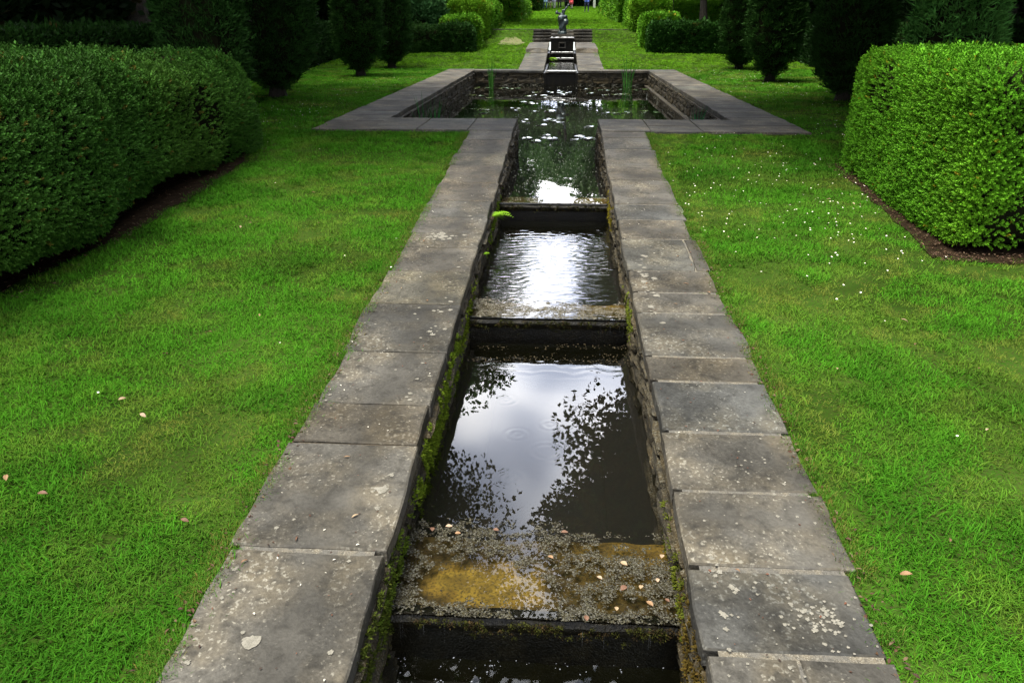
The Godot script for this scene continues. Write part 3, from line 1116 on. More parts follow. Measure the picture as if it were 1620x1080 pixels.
# --- walls of the channel and pool
func build_walls() -> void:
	var copf := func(z: float) -> float: return cop(z)
	var flat := func(_z: float) -> float: return 0.0
	rng.seed = 31
	rubble_wall("channel_wall", "mossy rubble wall down the left side of the stepped channel", Vector2(-0.478, 1.5), Vector2(-0.478, -10.0), Vector2(1, 0), -1.0, copf, 0.075, 0.36, -1.0).set_meta("group", "rubble walls of the channel and pool")
	rubble_wall("channel_wall", "rubble wall down the right side of the stepped channel", Vector2(0.478, -10.0), Vector2(0.478, 1.5), Vector2(-1, 0), -1.0, copf, 0.075, 0.36, -1.0).set_meta("group", "rubble walls of the channel and pool")
	rubble_wall("pool_wall", "dark stone wall along the left side of the pool", Vector2(-2.10, -10.0), Vector2(-2.10, -20.1), Vector2(1, 0), -0.9, flat, 0.105, 0.42, -0.34)
	rubble_wall("pool_wall", "dark stone wall along the right side of the pool", Vector2(2.10, -20.1), Vector2(2.10, -10.0), Vector2(-1, 0), -0.9, flat, 0.105, 0.42, -0.34)
	rubble_wall("pool_wall", "stone wall at the back of the pool left of the cascade", Vector2(-2.1, -20.0), Vector2(-0.40, -20.0), Vector2(0, 1), -0.9, flat, 0.115, 0.36, -0.3)
	rubble_wall("pool_wall", "stone wall at the back of the pool right of the cascade", Vector2(0.40, -20.0), Vector2(2.1, -20.0), Vector2(0, 1), -0.9, flat, 0.115, 0.36, -0.3)
	rubble_wall("pool_wall", "front wall of the pool left of the channel mouth", Vector2(-0.5, -10.1), Vector2(-2.1, -10.1), Vector2(0, -1), -0.9, flat, 0.115, 0.36, -0.3)
	rubble_wall("pool_wall", "front wall of the pool right of the channel mouth", Vector2(2.1, -10.1), Vector2(0.5, -10.1), Vector2(0, -1), -0.9, flat, 0.115, 0.36, -0.3)
	# algae ledge at the waterline of the right pool wall
	var lm := MB.new()
	lm.box(Vector3(2.02, YA - 0.1, -20.0), Vector3(2.14, YA + 0.012, -10.2), Color(1.2, 1.4, 1.0))
	obj("footing_ledge", lm.mesh(), M.wall, get_node("pool_wall_001"))
	get_node("pool_wall_001/footing_ledge").position = -get_node("pool_wall_001").position

# --- weirs that hold the basins back
func lip_slab(x0: float, x1: float, zf: float, zb: float, top: float, thick: float, seed_: int) -> ArrayMesh:
	var rows := []
	var m := MB.new()
	var nx := 40
	var prev := []
	for i in nx + 1:
		var x := lerpf(x0, x1, float(i) / nx)
		var w := nz.get_noise_2d(x * 40.0, seed_ * 10.0) * 0.010
		var hy := nz.get_noise_2d(x * 55.0, seed_ * 20.0) * 0.004
		var ring := [Vector3(x, top - 0.03, zb), Vector3(x, top + hy * 0.5, zb + 0.06), Vector3(x, top + hy, zf - 0.05 + w), Vector3(x, top - 0.010 + hy, zf - 0.012 + w), Vector3(x, top - 0.028 + hy, zf + w), Vector3(x, top - thick * 0.6, zf - 0.002 + w * 0.6), Vector3(x, top - thick, zf - 0.016 + w * 0.8), Vector3(x, top - thick, zb)]
		if i:
			for k in ring.size() - 1:
				m.quad(prev[k], prev[k + 1], ring[k + 1], ring[k])
		prev = ring
	return m.mesh()

func build_weirs() -> void:
	var spec := [["nearest", -1.985, YC, YD, 0.46, 0.9], ["middle", -4.33, YB, YC, 0.36, 0.62], ["farthest", -6.76, YA, YB, 0.42, 0.5]]
	var where := {"nearest": "nearest stone weir, its shallow amber ledge strewn with scum", "middle": "middle stone weir across the channel, between the rippled basin and the mirror basin", "farthest": "farthest stone weir across the channel, below the canal from the pool"}
	for s in spec:
		var zf: float = s[1]
		var top: float = s[2]
		var t := thing("stone_weir", where[s[0]], "weir", Vector3(0, s[3] - 0.4, zf), "weirs stepping down the channel")
		var o := obj("lip", lip_slab(-0.50, 0.50, 0.0, -0.07, top - 0.004 - t.position.y, 0.065, int(zf * 10)), M.wet, t)
		# shallow ledge behind the lip
		var m := MB.new()
		var nx := 60
		var nzz := 34
		for i in nx:
			for j in nzz:
				var P := func(ii: int, jj: int) -> Vector3:
					var x := lerpf(-0.5, 0.5, float(ii) / nx)
					var z := lerpf(-0.05, -s[4], float(jj) / nzz)
					var y := top - 0.035 + nz.get_noise_2d(x * 30 + zf * 9, z * 30) * 0.012
					return Vector3(x, y - t.position.y, z)
				var lx := lerpf(-0.5, 0.5, (i + 0.5) / nx)
				var lz := lerpf(-0.05, -s[4], (j + 0.5) / nzz)
				var tone := 0.32
				if zf > -2.1:
					tone += 0.9 * (1.0 - sstep(0.6, 1.3, Vector2((lx + 0.17) / 0.21, (lz + 0.20) / 0.115).length() + nz.get_noise_2d(lx * 50, lz * 50) * 0.45))
				tone += 0.45 * sstep(0.0, 0.4, lx) * sstep(-0.1, -0.3, lz)
				m.quad(P.call(i, j), P.call(i, j + 1), P.call(i + 1, j + 1), P.call(i + 1, j), Color(tone, tone * 0.95, tone * 0.9))
		m.quad(Vector3(-0.5, top - 0.035 - t.position.y, -s[4]), Vector3(-0.5, -0.1, -s[4] - 0.02), Vector3(0.5, -0.1, -s[4] - 0.02), Vector3(0.5, top - 0.035 - t.position.y, -s[4]), Color(0.35, 0.35, 0.3))
		obj("ledge", m.mesh(), M.ledge, t)
		var f := MB.new()
		f.box(Vector3(-0.5, -0.3, -0.30), Vector3(0.5, top - 0.07 - t.position.y, -0.05))
		obj("face", f.mesh(), M.wet, t)
		# sheet of water slipping over the lip, thin trickles
		rng.seed = int(-zf * 100)
		if not M.has("trickle"): water_trickle()
		for k in 9:
			var tr := MB.new()
			var x := rf(-0.45, 0.45)
			var w := rf(0.0004, 0.0011)
			var len := rf(0.04, float(top - s[3]) - 0.05)
			var y0: float = top - 0.03 - t.position.y
			tr.quad(Vector3(x - w, y0, 0.010), Vector3(x + w, y0, 0.010), Vector3(x + w * 0.4, y0 - len, 0.014), Vector3(x - w * 0.4, y0 - len, 0.014))
			obj("trickle", tr.mesh(), M.trickle, t)

func water_trickle() -> Material:
	var m := water_mat(lin(0.2, 0.21, 0.22), 0.12)
	M.trickle = m
	return m

# --- far cascade, pedestal, statue, steps
func build_fountain() -> void:
	rng.seed = 52
	var c := thing("water_cascade", "dark stone cascade stepping down between the far paths into the pool", "cascade", Vector3(0, -0.9, -20.0))
	var P := func(v: Vector3) -> Vector3: return v - c.position
	var w := MB.new()
	# side walls
	for s in [-1.0, 1.0]:
		for seg in [[-20.0, -24.5, -0.06, 0.14], [-24.5, -27.0, 0.22, 0.30]]:
			w.box(P.call(Vector3(minf(0.36 * s, 0.43 * s), -0.9, seg[1])), P.call(Vector3(maxf(0.36 * s, 0.43 * s), seg[2], seg[0])))
	w.box(P.call(Vector3(-0.36, -0.9, -26.5)), P.call(Vector3(0.36, -0.12, -20.1)))
	obj("channel", w.mesh(), M.wet, c)
	var ys := [[-20.08, -0.03, 0.385], [-25.0, 0.05, 0.375], [-26.0, 0.18, 0.355]]
	for k in 3:
		var l := lip_slab(-ys[k][2], ys[k][2], ys[k][0] + 20.0 + 0.0, ys[k][0] + 20.0 - 0.22, ys[k][1] + 0.9, 0.055, 60 + k)
		obj("lip", l, M.wet, c)
		var b := MB.new()
		b.box(Vector3(-0.36, 0.3, ys[k][0] + 20 - 0.2), Vector3(0.36, ys[k][1] + 0.84, ys[k][0] + 20 - 0.05))
		obj("riser", b.mesh(), M.wet, c)
	var fl := FastNoiseLite.new()
	fl.frequency = 1.0
	var hf := func(x: float, z: float) -> float: return fl.get_noise_2d(x * 9.0, z * 7.0) * 0.004
	var ws := setting("water", "water lying on the steps of the far cascade")
	obj("step_water", water_sheet(-0.36, 0.36, -20.14, -24.96, -0.022, 0.04, hf), M.water, ws)
	obj("step_water", water_sheet(-0.36, 0.36, -25.05, -25.96, 0.058, 0.04, hf), M.water, ws)
	obj("step_water", water_sheet(-0.36, 0.36, -26.05, -26.50, 0.188, 0.04, hf), M.water, ws)
	# falling films and froth
	var fm := MB.new()
	for k in 60:
		var x := rf(-0.34, 0.34)
		var s: float = rf(0.004, 0.012)
		fm.box(Vector3(x, -0.026 + rf(0, 0.004), -20.12 - rf(-0.04, 0.12)), Vector3(x + s * 3, -0.018, -20.12 - rf(-0.04, 0.12) + 0.05))
	for lp in [[-20.08, -0.012, 0.37], [-25.0, 0.066, 0.36], [-26.0, 0.196, 0.345]]:
		for k in 90:
			var x: float = rf(-1, 1) * lp[2]
			var z: float = lp[0] - rf(0.0, 0.07)
			var s: float = rf(0.008, 0.02)
			var pk := Vector3(x, lp[1], z)
			for q in 5:
				fm.tri(pk + Vector3(0, s * 0.8, 0), pk + Vector3(cos(q * TAU / 5), 0, sin(q * TAU / 5)) * s, pk + Vector3(cos((q + 1) * TAU / 5), 0, sin((q + 1) * TAU / 5)) * s)
	obj("foam", fm.mesh(), M.foam, ws, "stuff")

	# pedestal
	var pd := thing("fountain_pedestal", "dark wet stone pedestal with a square spout niche under the statue", "pedestal", Vector3(0, 0.0, -26.9))
	var b := MB.new()
	# front wall with a real niche
	var z0 := 0.38
	b.box(Vector3(-0.36, -0.1, -0.1), Vector3(-0.095, 0.56, z0))
	b.box(Vector3(0.095, -0.1, -0.1), Vector3(0.36, 0.56, z0))
	b.box(Vector3(-0.095, 0.455, -0.1), Vector3(0.095, 0.56, z0))
	b.box(Vector3(-0.095, -0.1, -0.1), Vector3(0.095, 0.245, z0))
	b.box(Vector3(-0.095, 0.245, -0.1), Vector3(0.095, 0.455, 0.1))
	obj("base", b.mesh(), M.wet, pd)
	var n := MB.new()
	for e in [[Vector3(-0.11, 0.44, z0 + 0.002), Vector3(0.11, 0.475, z0 + 0.035)], [Vector3(-0.11, 0.32, z0 + 0.002), Vector3(-0.08, 0.44, z0 + 0.03)], [Vector3(0.08, 0.32, z0 + 0.002), Vector3(0.11, 0.44, z0 + 0.03)], [Vector3(-0.11, 0.295, z0 + 0.002), Vector3(0.11, 0.32, z0 + 0.035)]]:
		n.box(e[0], e[1])
	obj("spout_frame", n.mesh(), M.flag, pd)
	var cap := MB.new()
	var cl := lip_slab(-0.385, 0.385, z0 + 0.035, -0.15, 0.61, 0.05, 88)
	obj("cap", cl, M.wet, pd)
	var rear := MB.new()
	rear.box(Vector3(-0.365, 0.0, -1.85), Vector3(0.365, 0.70, -0.22))
	rear.box(Vector3(-0.365, 0.0, -2.0), Vector3(0.365, 0.80, -0.95))
	obj("plinth", rear.mesh(), M.flag, pd)
	var fo := MB.new()
	for k in 46:
		var x := rf(-0.35, 0.35)
		var z := z0 + 0.03 - absf(rf(0, 1)) * 0.38
		var s := rf(0.008, 0.024)
		var pnt := Vector3(x, 0.61, z)
		for q in 5:
			var a := q * TAU / 5
			var a2 := (q + 1) * TAU / 5
			fo.tri(pnt + Vector3(0, s, 0), pnt + Vector3(cos(a) * s, 0, sin(a) * s), pnt + Vector3(cos(a2) * s, 0, sin(a2) * s))
	obj("pale_pebbles", fo.mesh(), M.foam, pd, "stuff")

	# statue
	var st := thing("bronze_statue", "greenish bronze statue of a figure wrestling a twisting fish on the fountain", "statue", Vector3(0, 0.70, -27.35))
	var base := MB.new()
	for k in 10:
		var a := TAU * k / 10
		var a2 := TAU * (k + 1) / 10
		for h in [[0.0, 0.15, 0.05, 0.15], [0.05, 0.15, 0.085, 0.125], [0.085, 0.125, 0.087, 0.0]]:
			base.quad(Vector3(cos(a) * h[1], h[0], sin(a) * h[1]), Vector3(cos(a) * h[3], h[2], sin(a) * h[3]), Vector3(cos(a2) * h[3], h[2], sin(a2) * h[3]), Vector3(cos(a2) * h[1], h[0], sin(a2) * h[1]))
	obj("base", base.mesh(), M.bronze, st)
	var W := Color.WHITE
	var B := [
		[Vector3(0.02, 0.10, 0.0), Vector3(-0.01, 0.26, 0.0), 0.115, 0.11, W],
		[Vector3(-0.06, 0.16, 0.06), Vector3(0.10, 0.36, 0.05), 0.06, 0.085, W],
		[Vector3(0.10, 0.36, 0.05), Vector3(0.10, 0.46, -0.03), 0.085, 0.06, W],
		[Vector3(-0.03, 0.30, -0.02), Vector3(-0.05, 0.45, 0.02), 0.10, 0.115, W],
		[Vector3(-0.10, 0.50, 0.05), Vector3(0.10, 0.52, 0.03), 0.06, 0.05, W],
		[Vector3(-0.02, 0.50, 0.0), Vector3(0.01, 0.62, 0.0), 0.07, 0.055, W],
		[Vector3(0.01, 0.64, 0.0), Vector3(0.10, 0.77, -0.02), 0.04, 0.028, W],
		[Vector3(0.10, 0.77, -0.02), Vector3(0.16, 0.85, -0.02), 0.028, 0.02, W],
		[Vector3(0.16, 0.85, -0.02), Vector3(0.20, 0.93, -0.02), 0.016, 0.010, W],
		[Vector3(-0.02, 0.58, 0.02), Vector3(-0.11, 0.61, 0.04), 0.032, 0.026, W],
		[Vector3(-0.11, 0.61, 0.04), Vector3(-0.20, 0.63, 0.05), 0.026, 0.045, W],
		[Vector3(-0.19, 0.66, 0.05), Vector3(-0.205, 0.73, 0.05), 0.018, 0.008, W],
		[Vector3(-0.19, 0.63, 0.05), Vector3(-0.17, 0.70, 0.05), 0.016, 0.007, W],
		[Vector3(0.02, 0.66, 0.0), Vector3(0.0, 0.70, 0.01), 0.045, 0.04, W],
		[Vector3(0.16, 0.86, -0.02), Vector3(0.235, 0.88, -0.02), 0.018, 0.007, W],
	]
	obj("figure", blob(B, 0.014, 0.03), M.bronze, st)

	# steps either side
	for s in [-1.0, 1.0]:
		var stp := thing("stone_steps", "flight of four stone steps %s of the statue" % ("left" if s < 0 else "right"), "steps", Vector3(0.68 * s, 0.30, -27.6), "steps beside the fountain")
		for k in 4:
			var top := 0.45 + 0.0935 * (k + 1)
			var zz := -27.55 - 0.30 * k
			for half in 2:
				var xa := 0.37 + 0.31 * half
				var xb := xa + 0.309
				var mm := MB.new()
				var x0 := minf(xa * s, xb * s) - stp.position.x
				var x1 := maxf(xa * s, xb * s) - stp.position.x
				var g := rf(0.75, 1.1)
				var ny: float = top - stp.position.y
				mm.box(Vector3(x0, ny - 0.045, zz - 0.42 + 27.6), Vector3(x1, ny, zz + 0.02 + 27.6), Color(g, g, g))
				mm.box(Vector3(x0 + 0.003, ny - 0.094, zz - 0.40 + 27.6), Vector3(x1 - 0.003, ny - 0.048, zz + 27.6), Color(g * 0.7, g * 0.66, g * 0.6))
				obj("step", mm.mesh(), M.flag, stp)
	# terrace edging
	for s in [-1.0, 1.0]:
		var e := thing("stone_edging", "thin stone edging across the top of the bank on the %s" % ("left" if s < 0 else "right"), "edging", Vector3(2.0 * s, 0.78, -28.85), "edging stones of the terrace")
		for k in 6:
			var mm := MB.new()
			var x := -1.35 + k * 0.45
			mm.box(Vector3(x, 0, -0.1), Vector3(x + 0.44, 0.05 + rf(0, 0.01), 0.08))
			obj("stone", mm.mesh(), M.flag, e)
	var lk := thing("stone_threshold", "stone slab at the head of the steps behind the statue", "slab", Vector3(0, 0.74, -29.0))
	var lm := MB.new()
	lm.box(Vector3(-1.0, 0, -0.25), Vector3(1.0, 0.086, 0.18), Color(0.8, 0.8, 0.8))
	obj("slab", lm.mesh(), M.flag, lk)

# --- hedges
func build_hedges() -> void:
	var fine := [sprig(301, 11, 0.042, 0.011, 0.018), sprig(302, 10, 0.036, 0.012, 0.019), sprig(303, 13, 0.052, 0.010, 0.018)]
	var mid := [spray(311, 16, 0.05, 0.022, 0.04), spray(312, 16, 0.05, 0.022, 0.045)]
	M.yew_spray = spray(321, 18, 0.045, 0.012, 0.07, 0.8)
	M.fine = fine
	M.mid = mid
	rng.seed = 70
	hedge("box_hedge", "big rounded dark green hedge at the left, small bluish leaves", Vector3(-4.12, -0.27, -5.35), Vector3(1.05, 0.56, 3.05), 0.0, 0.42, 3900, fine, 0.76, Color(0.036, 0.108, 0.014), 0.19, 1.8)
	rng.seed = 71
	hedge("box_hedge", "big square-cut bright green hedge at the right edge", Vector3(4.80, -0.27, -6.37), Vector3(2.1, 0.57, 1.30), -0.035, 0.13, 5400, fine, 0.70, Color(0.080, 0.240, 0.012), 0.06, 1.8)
	var D := Color(0.014, 0.045, 0.008)
	var G := Color(0.075, 0.21, 0.012)
	rng.seed = 72
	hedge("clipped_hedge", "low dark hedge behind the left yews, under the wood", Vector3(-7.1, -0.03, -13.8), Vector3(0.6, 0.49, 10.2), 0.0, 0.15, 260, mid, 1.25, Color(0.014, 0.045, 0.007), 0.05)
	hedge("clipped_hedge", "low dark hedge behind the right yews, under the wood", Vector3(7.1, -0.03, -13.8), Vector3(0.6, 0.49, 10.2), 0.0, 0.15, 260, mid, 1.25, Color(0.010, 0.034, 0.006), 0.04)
	hedge("clipped_hedge", "rough-fronted hedge across the far left of the lawn", Vector3(-4.85, -0.03, -25.0), Vector3(2.15, 0.47, 0.62), 0.10, 0.14, 620, mid, 1.1, Color(0.020, 0.060, 0.011), 0.12)
	hedge("clipped_hedge", "neat hedge across the far right of the lawn", Vector3(4.85, -0.03, -24.9), Vector3(2.25, 0.51, 0.60), -0.10, 0.16, 620, mid, 1.1, Color(0.018, 0.062, 0.009), 0.03)
	hedge("clipped_hedge", "bright clipped hedge climbing the bank left of the steps, nearer block", Vector3(-3.2, 0.10, -26.6), Vector3(0.55, 0.52, 1.35), 0.06, 0.13, 700, mid, 1.1, G, 0.06)
	hedge("clipped_hedge", "taller bright hedge block at the top of the bank, left of the steps", Vector3(-3.05, 0.45, -29.6), Vector3(0.62, 0.60, 1.9), -0.05, 0.15, 700, mid, 1.1, G, 0.06)
	hedge("clipped_hedge", "rounded hedge end climbing the bank right of the steps", Vector3(3.05, 0.22, -27.2), Vector3(0.50, 0.50, 1.6), -0.05, 0.15, 700, mid, 1.1, G, 0.03)
	hedge("clipped_hedge", "taller rounded hedge at the top of the bank, right of the steps", Vector3(2.95, 0.55, -30.2), Vector3(0.62, 0.60, 1.7), 0.0, 0.17, 700, mid, 1.1, G, 0.03)
	hedge("clipped_hedge", "long flat-topped hedge across the upper garden at left", Vector3(-6.6, 0.55, -35.0), Vector3(2.7, 0.60, 0.6), 0.0, 0.14, 480, mid, 1.3, G, 0.05)
	hedge("clipped_hedge", "pale lit hedge across the upper garden at right", Vector3(6.3, 0.50, -36.0), Vector3(2.2, 0.64, 0.6), 0.0, 0.14, 480, mid, 1.3, G, 0.05)
	hedge("clipped_hedge", "hedge lining the upper lawn on the left, beyond the terrace", Vector3(-3.15, 0.95, -48.0), Vector3(0.95, 0.60, 11.0), 0.018, 0.2, 200, mid, 1.9, G, 0.06)
	hedge("clipped_hedge", "hedge lining the upper lawn on the right, beyond the terrace", Vector3(3.30, 0.95, -46.0), Vector3(0.85, 0.62, 10.0), 0.0, 0.2, 200, mid, 1.9, G, 0.04)
	hedge("clipped_hedge", "dark hedge block far up the lawn beside the walking man", Vector3(1.65, 2.25, -79.5), Vector3(1.25, 0.9, 0.8), 0.0, 0.2, 110, mid, 3.2, D, 0.04)
	hedge("clipped_hedge", "tall dark green hedge far up the lawn on the left", Vector3(-3.3, 1.75, -70.0), Vector3(1.2, 1.3, 7.0), 0.0, 0.2, 60, mid, 3.4, Color(0.03, 0.09, 0.012), 0.08)
	hedge("clipped_hedge", "tall hedge far up the lawn on the right", Vector3(4.6, 1.6, -68.0), Vector3(1.2, 1.3, 9.0), 0.0, 0.2, 60, mid, 3.4, Color(0.035, 0.105, 0.012), 0.08)
	hedge("garden_shrub", "loose leafy shrub behind the far left hedge", Vector3(-4.6, 0.15, -28.0), Vector3(0.75, 0.75, 0.7), 0.0, 0.5, 330, mid, 2.0, Color(0.035, 0.10, 0.030), 0.25, 2.0, null, "shrub")
	# shade-loving undergrowth of the wood, a row of shrubs each side
	rng.seed = 90
	var k := 0
	for s in [-1.0, 1.0]:
		for i in 9:
			var zz := 2.0 - i * 6.4 - rf(0, 1.5)
			var xx: float = s * rf(14.0, 18.0)
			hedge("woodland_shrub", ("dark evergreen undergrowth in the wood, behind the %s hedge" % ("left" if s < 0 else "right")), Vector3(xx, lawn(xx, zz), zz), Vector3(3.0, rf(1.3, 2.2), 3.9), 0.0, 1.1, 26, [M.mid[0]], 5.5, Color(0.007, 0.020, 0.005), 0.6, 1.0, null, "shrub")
			get_child(get_child_count() - 1).set_meta("group", "undergrowth of the %s wood" % ("left" if s < 0 else "right"))

func build_yews() -> void:
	yew("dark clipped yew nearest on the left, behind the big rounded hedge", Vector3(-4.45, -0.06, -10.2), 0.50, 3.6, 401)
	yew("broad dark yew with tapered foot, on the left lawn beside the pool's front corner", Vector3(-4.60, -0.02, -13.1), 0.64, 4.2, 402)
	yew("dark yew on a narrow stem, second of the left lawn's row beside the pool", Vector3(-4.42, -0.02, -18.0), 0.50, 3.9, 403)
	yew("dark yew at the back left corner of the pool lawn", Vector3(-4.32, -0.02, -20.9), 0.50, 3.9, 404)
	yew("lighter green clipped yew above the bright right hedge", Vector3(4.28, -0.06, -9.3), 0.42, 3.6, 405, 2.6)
	yew("dark yew on the right lawn, beside the pool's front corner", Vector3(4.38, -0.02, -12.9), 0.52, 4.0, 406)
	yew("dark yew midway along the right lawn beside the pool", Vector3(4.20, -0.02, -16.8), 0.50, 3.9, 407)
	yew("dark yew at the back right corner of the pool lawn", Vector3(4.42, -0.02, -20.9), 0.48, 3.9, 408)

func build_woods() -> void:
	var cr := [crown_mesh(501, Vector3(1, 0.9, 1), 90, 210, 0.05), crown_mesh(502, Vector3(1, 1.15, 1), 95, 210, 0.05), crown_mesh(503, Vector3(1, 0.75, 1), 80, 220, 0.05)]
	rng.seed = 95
	var spots := []
	for s in [-1.0, 1.0]:
		for i in 15:
			var zz := 8.0 - i * 6.0 + rf(-1.2, 1.2)
			var inn := rf(10.4, 11.8) if zz > -24 else rf(12.0, 13.5) if zz > -64 else rf(7.5, 9.0)
			if s < 0 and zz < -7.0 and zz > -16.0: inn = 12.5
			spots.append([Vector3(inn * s, 0, zz), rf(0.22, 0.38), rf(13, 18), rf(4.4, 5.6), s])
			spots.append([Vector3(rf(16.0, 19.5) * s, 0, zz + rf(-2, 2)), rf(0.2, 0.35), rf(14, 20), rf(4.8, 6.0), s])
			spots.append([Vector3(rf(20.0, 27.0) * s, 0, zz + rf(-2, 2)), rf(0.2, 0.35), rf(15, 21), rf(5.5, 6.5), s])
	var k := 0
	for p in spots:
		var at: Vector3 = p[0]
		at.y = lawn(at.x, at.z)
		var cs := Vector3(p[3], p[3] * 1.05, p[3])
		tree("tall broadleaf tree of the dark wood on the %s" % ("left" if p[4] < 0 else "right"), at, p[1], p[2] * 0.75, Vector2(-0.01 * p[4], rf(-0.02, 0.02)), cr[k % 3], cs, p[2] - p[3] * 0.9, "trees of the %s wood" % ("left" if p[4] < 0 else "right"), 600 + k)
		k += 1
	var finec := [crown_mesh(511, Vector3(1, 1, 1), 290, 1250, 0.021), crown_mesh(512, Vector3(1, 1, 1), 280, 1200, 0.021)]
	# trees whose crowns lean over the channel (mirrored in the nearest basin)
	tree("broadleaf tree leaning over the right lawn, mirrored in the nearest basin", Vector3(6.6, -0.02, -10.9), 0.24, 6.5, Vector2(-0.40, 0.05), finec[0], Vector3(4.2, 4.4, 3.6), 6.3, "", 801)
	tree("broadleaf tree leaning over the left lawn, mirrored in the nearest basin", Vector3(-8.6, -0.02, -10.9), 0.17, 7.0, Vector2(0.615, 0.03), finec[1], Vector3(4.0, 4.2, 3.6), 7.7, "", 802)
	tree("great tree flanking the far lawn on the left, behind the tall hedge", Vector3(-6.6, lawn(-6.6, -76), -76), 0.45, 12.0, Vector2(0.03, 0.0), cr[0], Vector3(4.9, 7.0, 5.0), 15.0, "", 803)
	tree("great tree flanking the far lawn on the right, behind the tall hedge", Vector3(6.6, lawn(6.6, -78), -78), 0.45, 12.0, Vector2(-0.03, 0.0), cr[1], Vector3(5.2, 6.5, 5.0), 14.5, "", 804)
	# end of the vista
	for e in [[-7.0, -104.0, 6.0, 17.0], [0.5, -116.0, 6.5, 17.5], [8.0, -106.0, 6.0, 18.0], [-14.0, -112.0, 7.0, 18.0], [15.0, -113.0, 7.0, 18.0], [-4.0, -128.0, 7.0, 21.0], [5.0, -130.0, 7.0, 22.0]]:
		var at := Vector3(e[0], lawn(e[0], e[1]), e[1])
		tree("tall tree closing the view beyond the far lawn", at, 0.4, e[3] * 0.7, Vector2(0, 0), cr[2], Vector3(e[2], e[2] * 1.2, e[2]), e[3] - e[2], "trees at the end of the vista", 820 + int(e[0]))
		var lowc := Vector3(0, 0, 0)
	tree("broad tree at the left of the upper lawn, above the bank hedge", Vector3(-6.1, lawn(-6.1, -37), -37.0), 0.3, 9.0, Vector2(0.02, 0), cr[1], Vector3(4.4, 4.6, 4.4), 10.5, "", 806)
	tree("broad tree at the right of the upper lawn, above the lit hedge", Vector3(6.4, lawn(6.4, -38), -38.0), 0.3, 9.0, Vector2(-0.02, 0), cr[0], Vector3(4.6, 4.8, 4.4), 10.5, "", 807)
	# slim trunks seen among the upper hedges
	for e in [[-3.85, -33.3, 0.10, 0.01, "slim grey trunk rising behind the left bank hedge"], [3.05, -33.0, 0.09, -0.01, "thin dark trunk above the rounded right hedge"], [3.85, -32.0, 0.24, 0.02, "thick dark trunk behind the far right hedge"], [5.05, -30.5, 0.12, -0.10, "leaning dark trunk behind the far right hedge"]]:
		var at := Vector3(e[0], lawn(e[0], e[1]), e[1])
		tree(e[4], at, e[2], 7.0, Vector2(e[3], 0), cr[1], Vector3(2.2, 2.0, 2.2), 8.2, "", int(900 + e[0] * 10))
	var wall := thing("brown_wall", "low brown wall far beyond the people on the lawn", "wall", Vector3(0, 3.0, -101.0))
	var wm := MB.new()
	wm.box(Vector3(-9, -0.8, -0.3), Vector3(9, 1.9, 0.3), Color(1.6, 1.0, 0.75))
	obj("masonry", wm.mesh(), M.wall, wall)
	var post := thing("white_post", "pale post by the hedge far up the lawn at right", "post", Vector3(2.55, 1.9, -72.0))
	var pm := MB.new()
	pm.box(Vector3(-0.10, -0.2, -0.10), Vector3(0.10, 0.95, 0.10), Color(0.55, 0.6, 0.5))
	pm.box(Vector3(-0.13, 0.95, -0.13), Vector3(0.13, 1.02, 0.13), Color(0.55, 0.6, 0.5))
	obj("shaft", pm.mesh(), M.vcol, post)

# --- turf made of blades
func tuft(seed_: int, count: int, r: float, h: float, w: float) -> ArrayMesh:
	rng.seed = seed_
	var m := MB.new()
	for k in count:
		var p := Vector3(rf(-r, r), -0.004, rf(-r, r))
		var a := rf(0, TAU)
		var ln := h * rf(0.5, 1.25)
		var lean := rf(0.35, 1.5)
		var d := Vector3(cos(a) * lean, 1, sin(a) * lean).normalized()
		var side := Vector3(-sin(a), 0, cos(a)) * w * rf(0.6, 1.3) * 0.5
		var mid := p + d * ln * 0.55
		var tip := p + (d + Vector3(cos(a), -0.35, sin(a)) * 0.35).normalized() * ln
		var g := rf(0.55, 1.5)
		var col := Color(g * rf(0.85, 1.2), g, g * rf(0.7, 1.1))
		if rng.randf() < 0.10: col = Color(2.6 * g, 1.25 * g, 4.0 * g)
		m.tri(p - side, mid - side * 0.8, mid + side * 0.8, col)
		m.tri(p - side, mid + side * 0.8, p + side, col)
		m.tri(mid - side * 0.8, tip, mid + side * 0.8, col)
	return m.mesh()

func blocked(x: float, z: float) -> bool:
	var ax := absf(x)
	if ax < 0.985 + nz.get_noise_2d(z * 40.0, x) * 0.05 and z > -28.9: return true
	if ax < 2.80 and z < -8.96 and z > -20.52: return true
	if x < -3.02 - 0.3 * sstep(-5.6, -3.4, z) - 0.3 * sstep(-7.6, -8.6, z) + nz.get_noise_2d(z * 30.0, 7.0) * 0.05 and x > -5.0 and z > -8.6 and z < -2.3: return true
	if x > 2.5 + 0.16 * sstep(-5.1, -7.7, z) + nz.get_noise_2d(z * 30.0, 3.0) * 0.04 and z > -7.75 and z < -5.02 + nz.get_noise_2d(x * 30.0, 9.0) * 0.04: return true
	if Vector2((x + 1.65) / 0.45, (z + 27.2) / 0.7).length() < 0.8 and rng.randf() < 0.35: return true
	return false

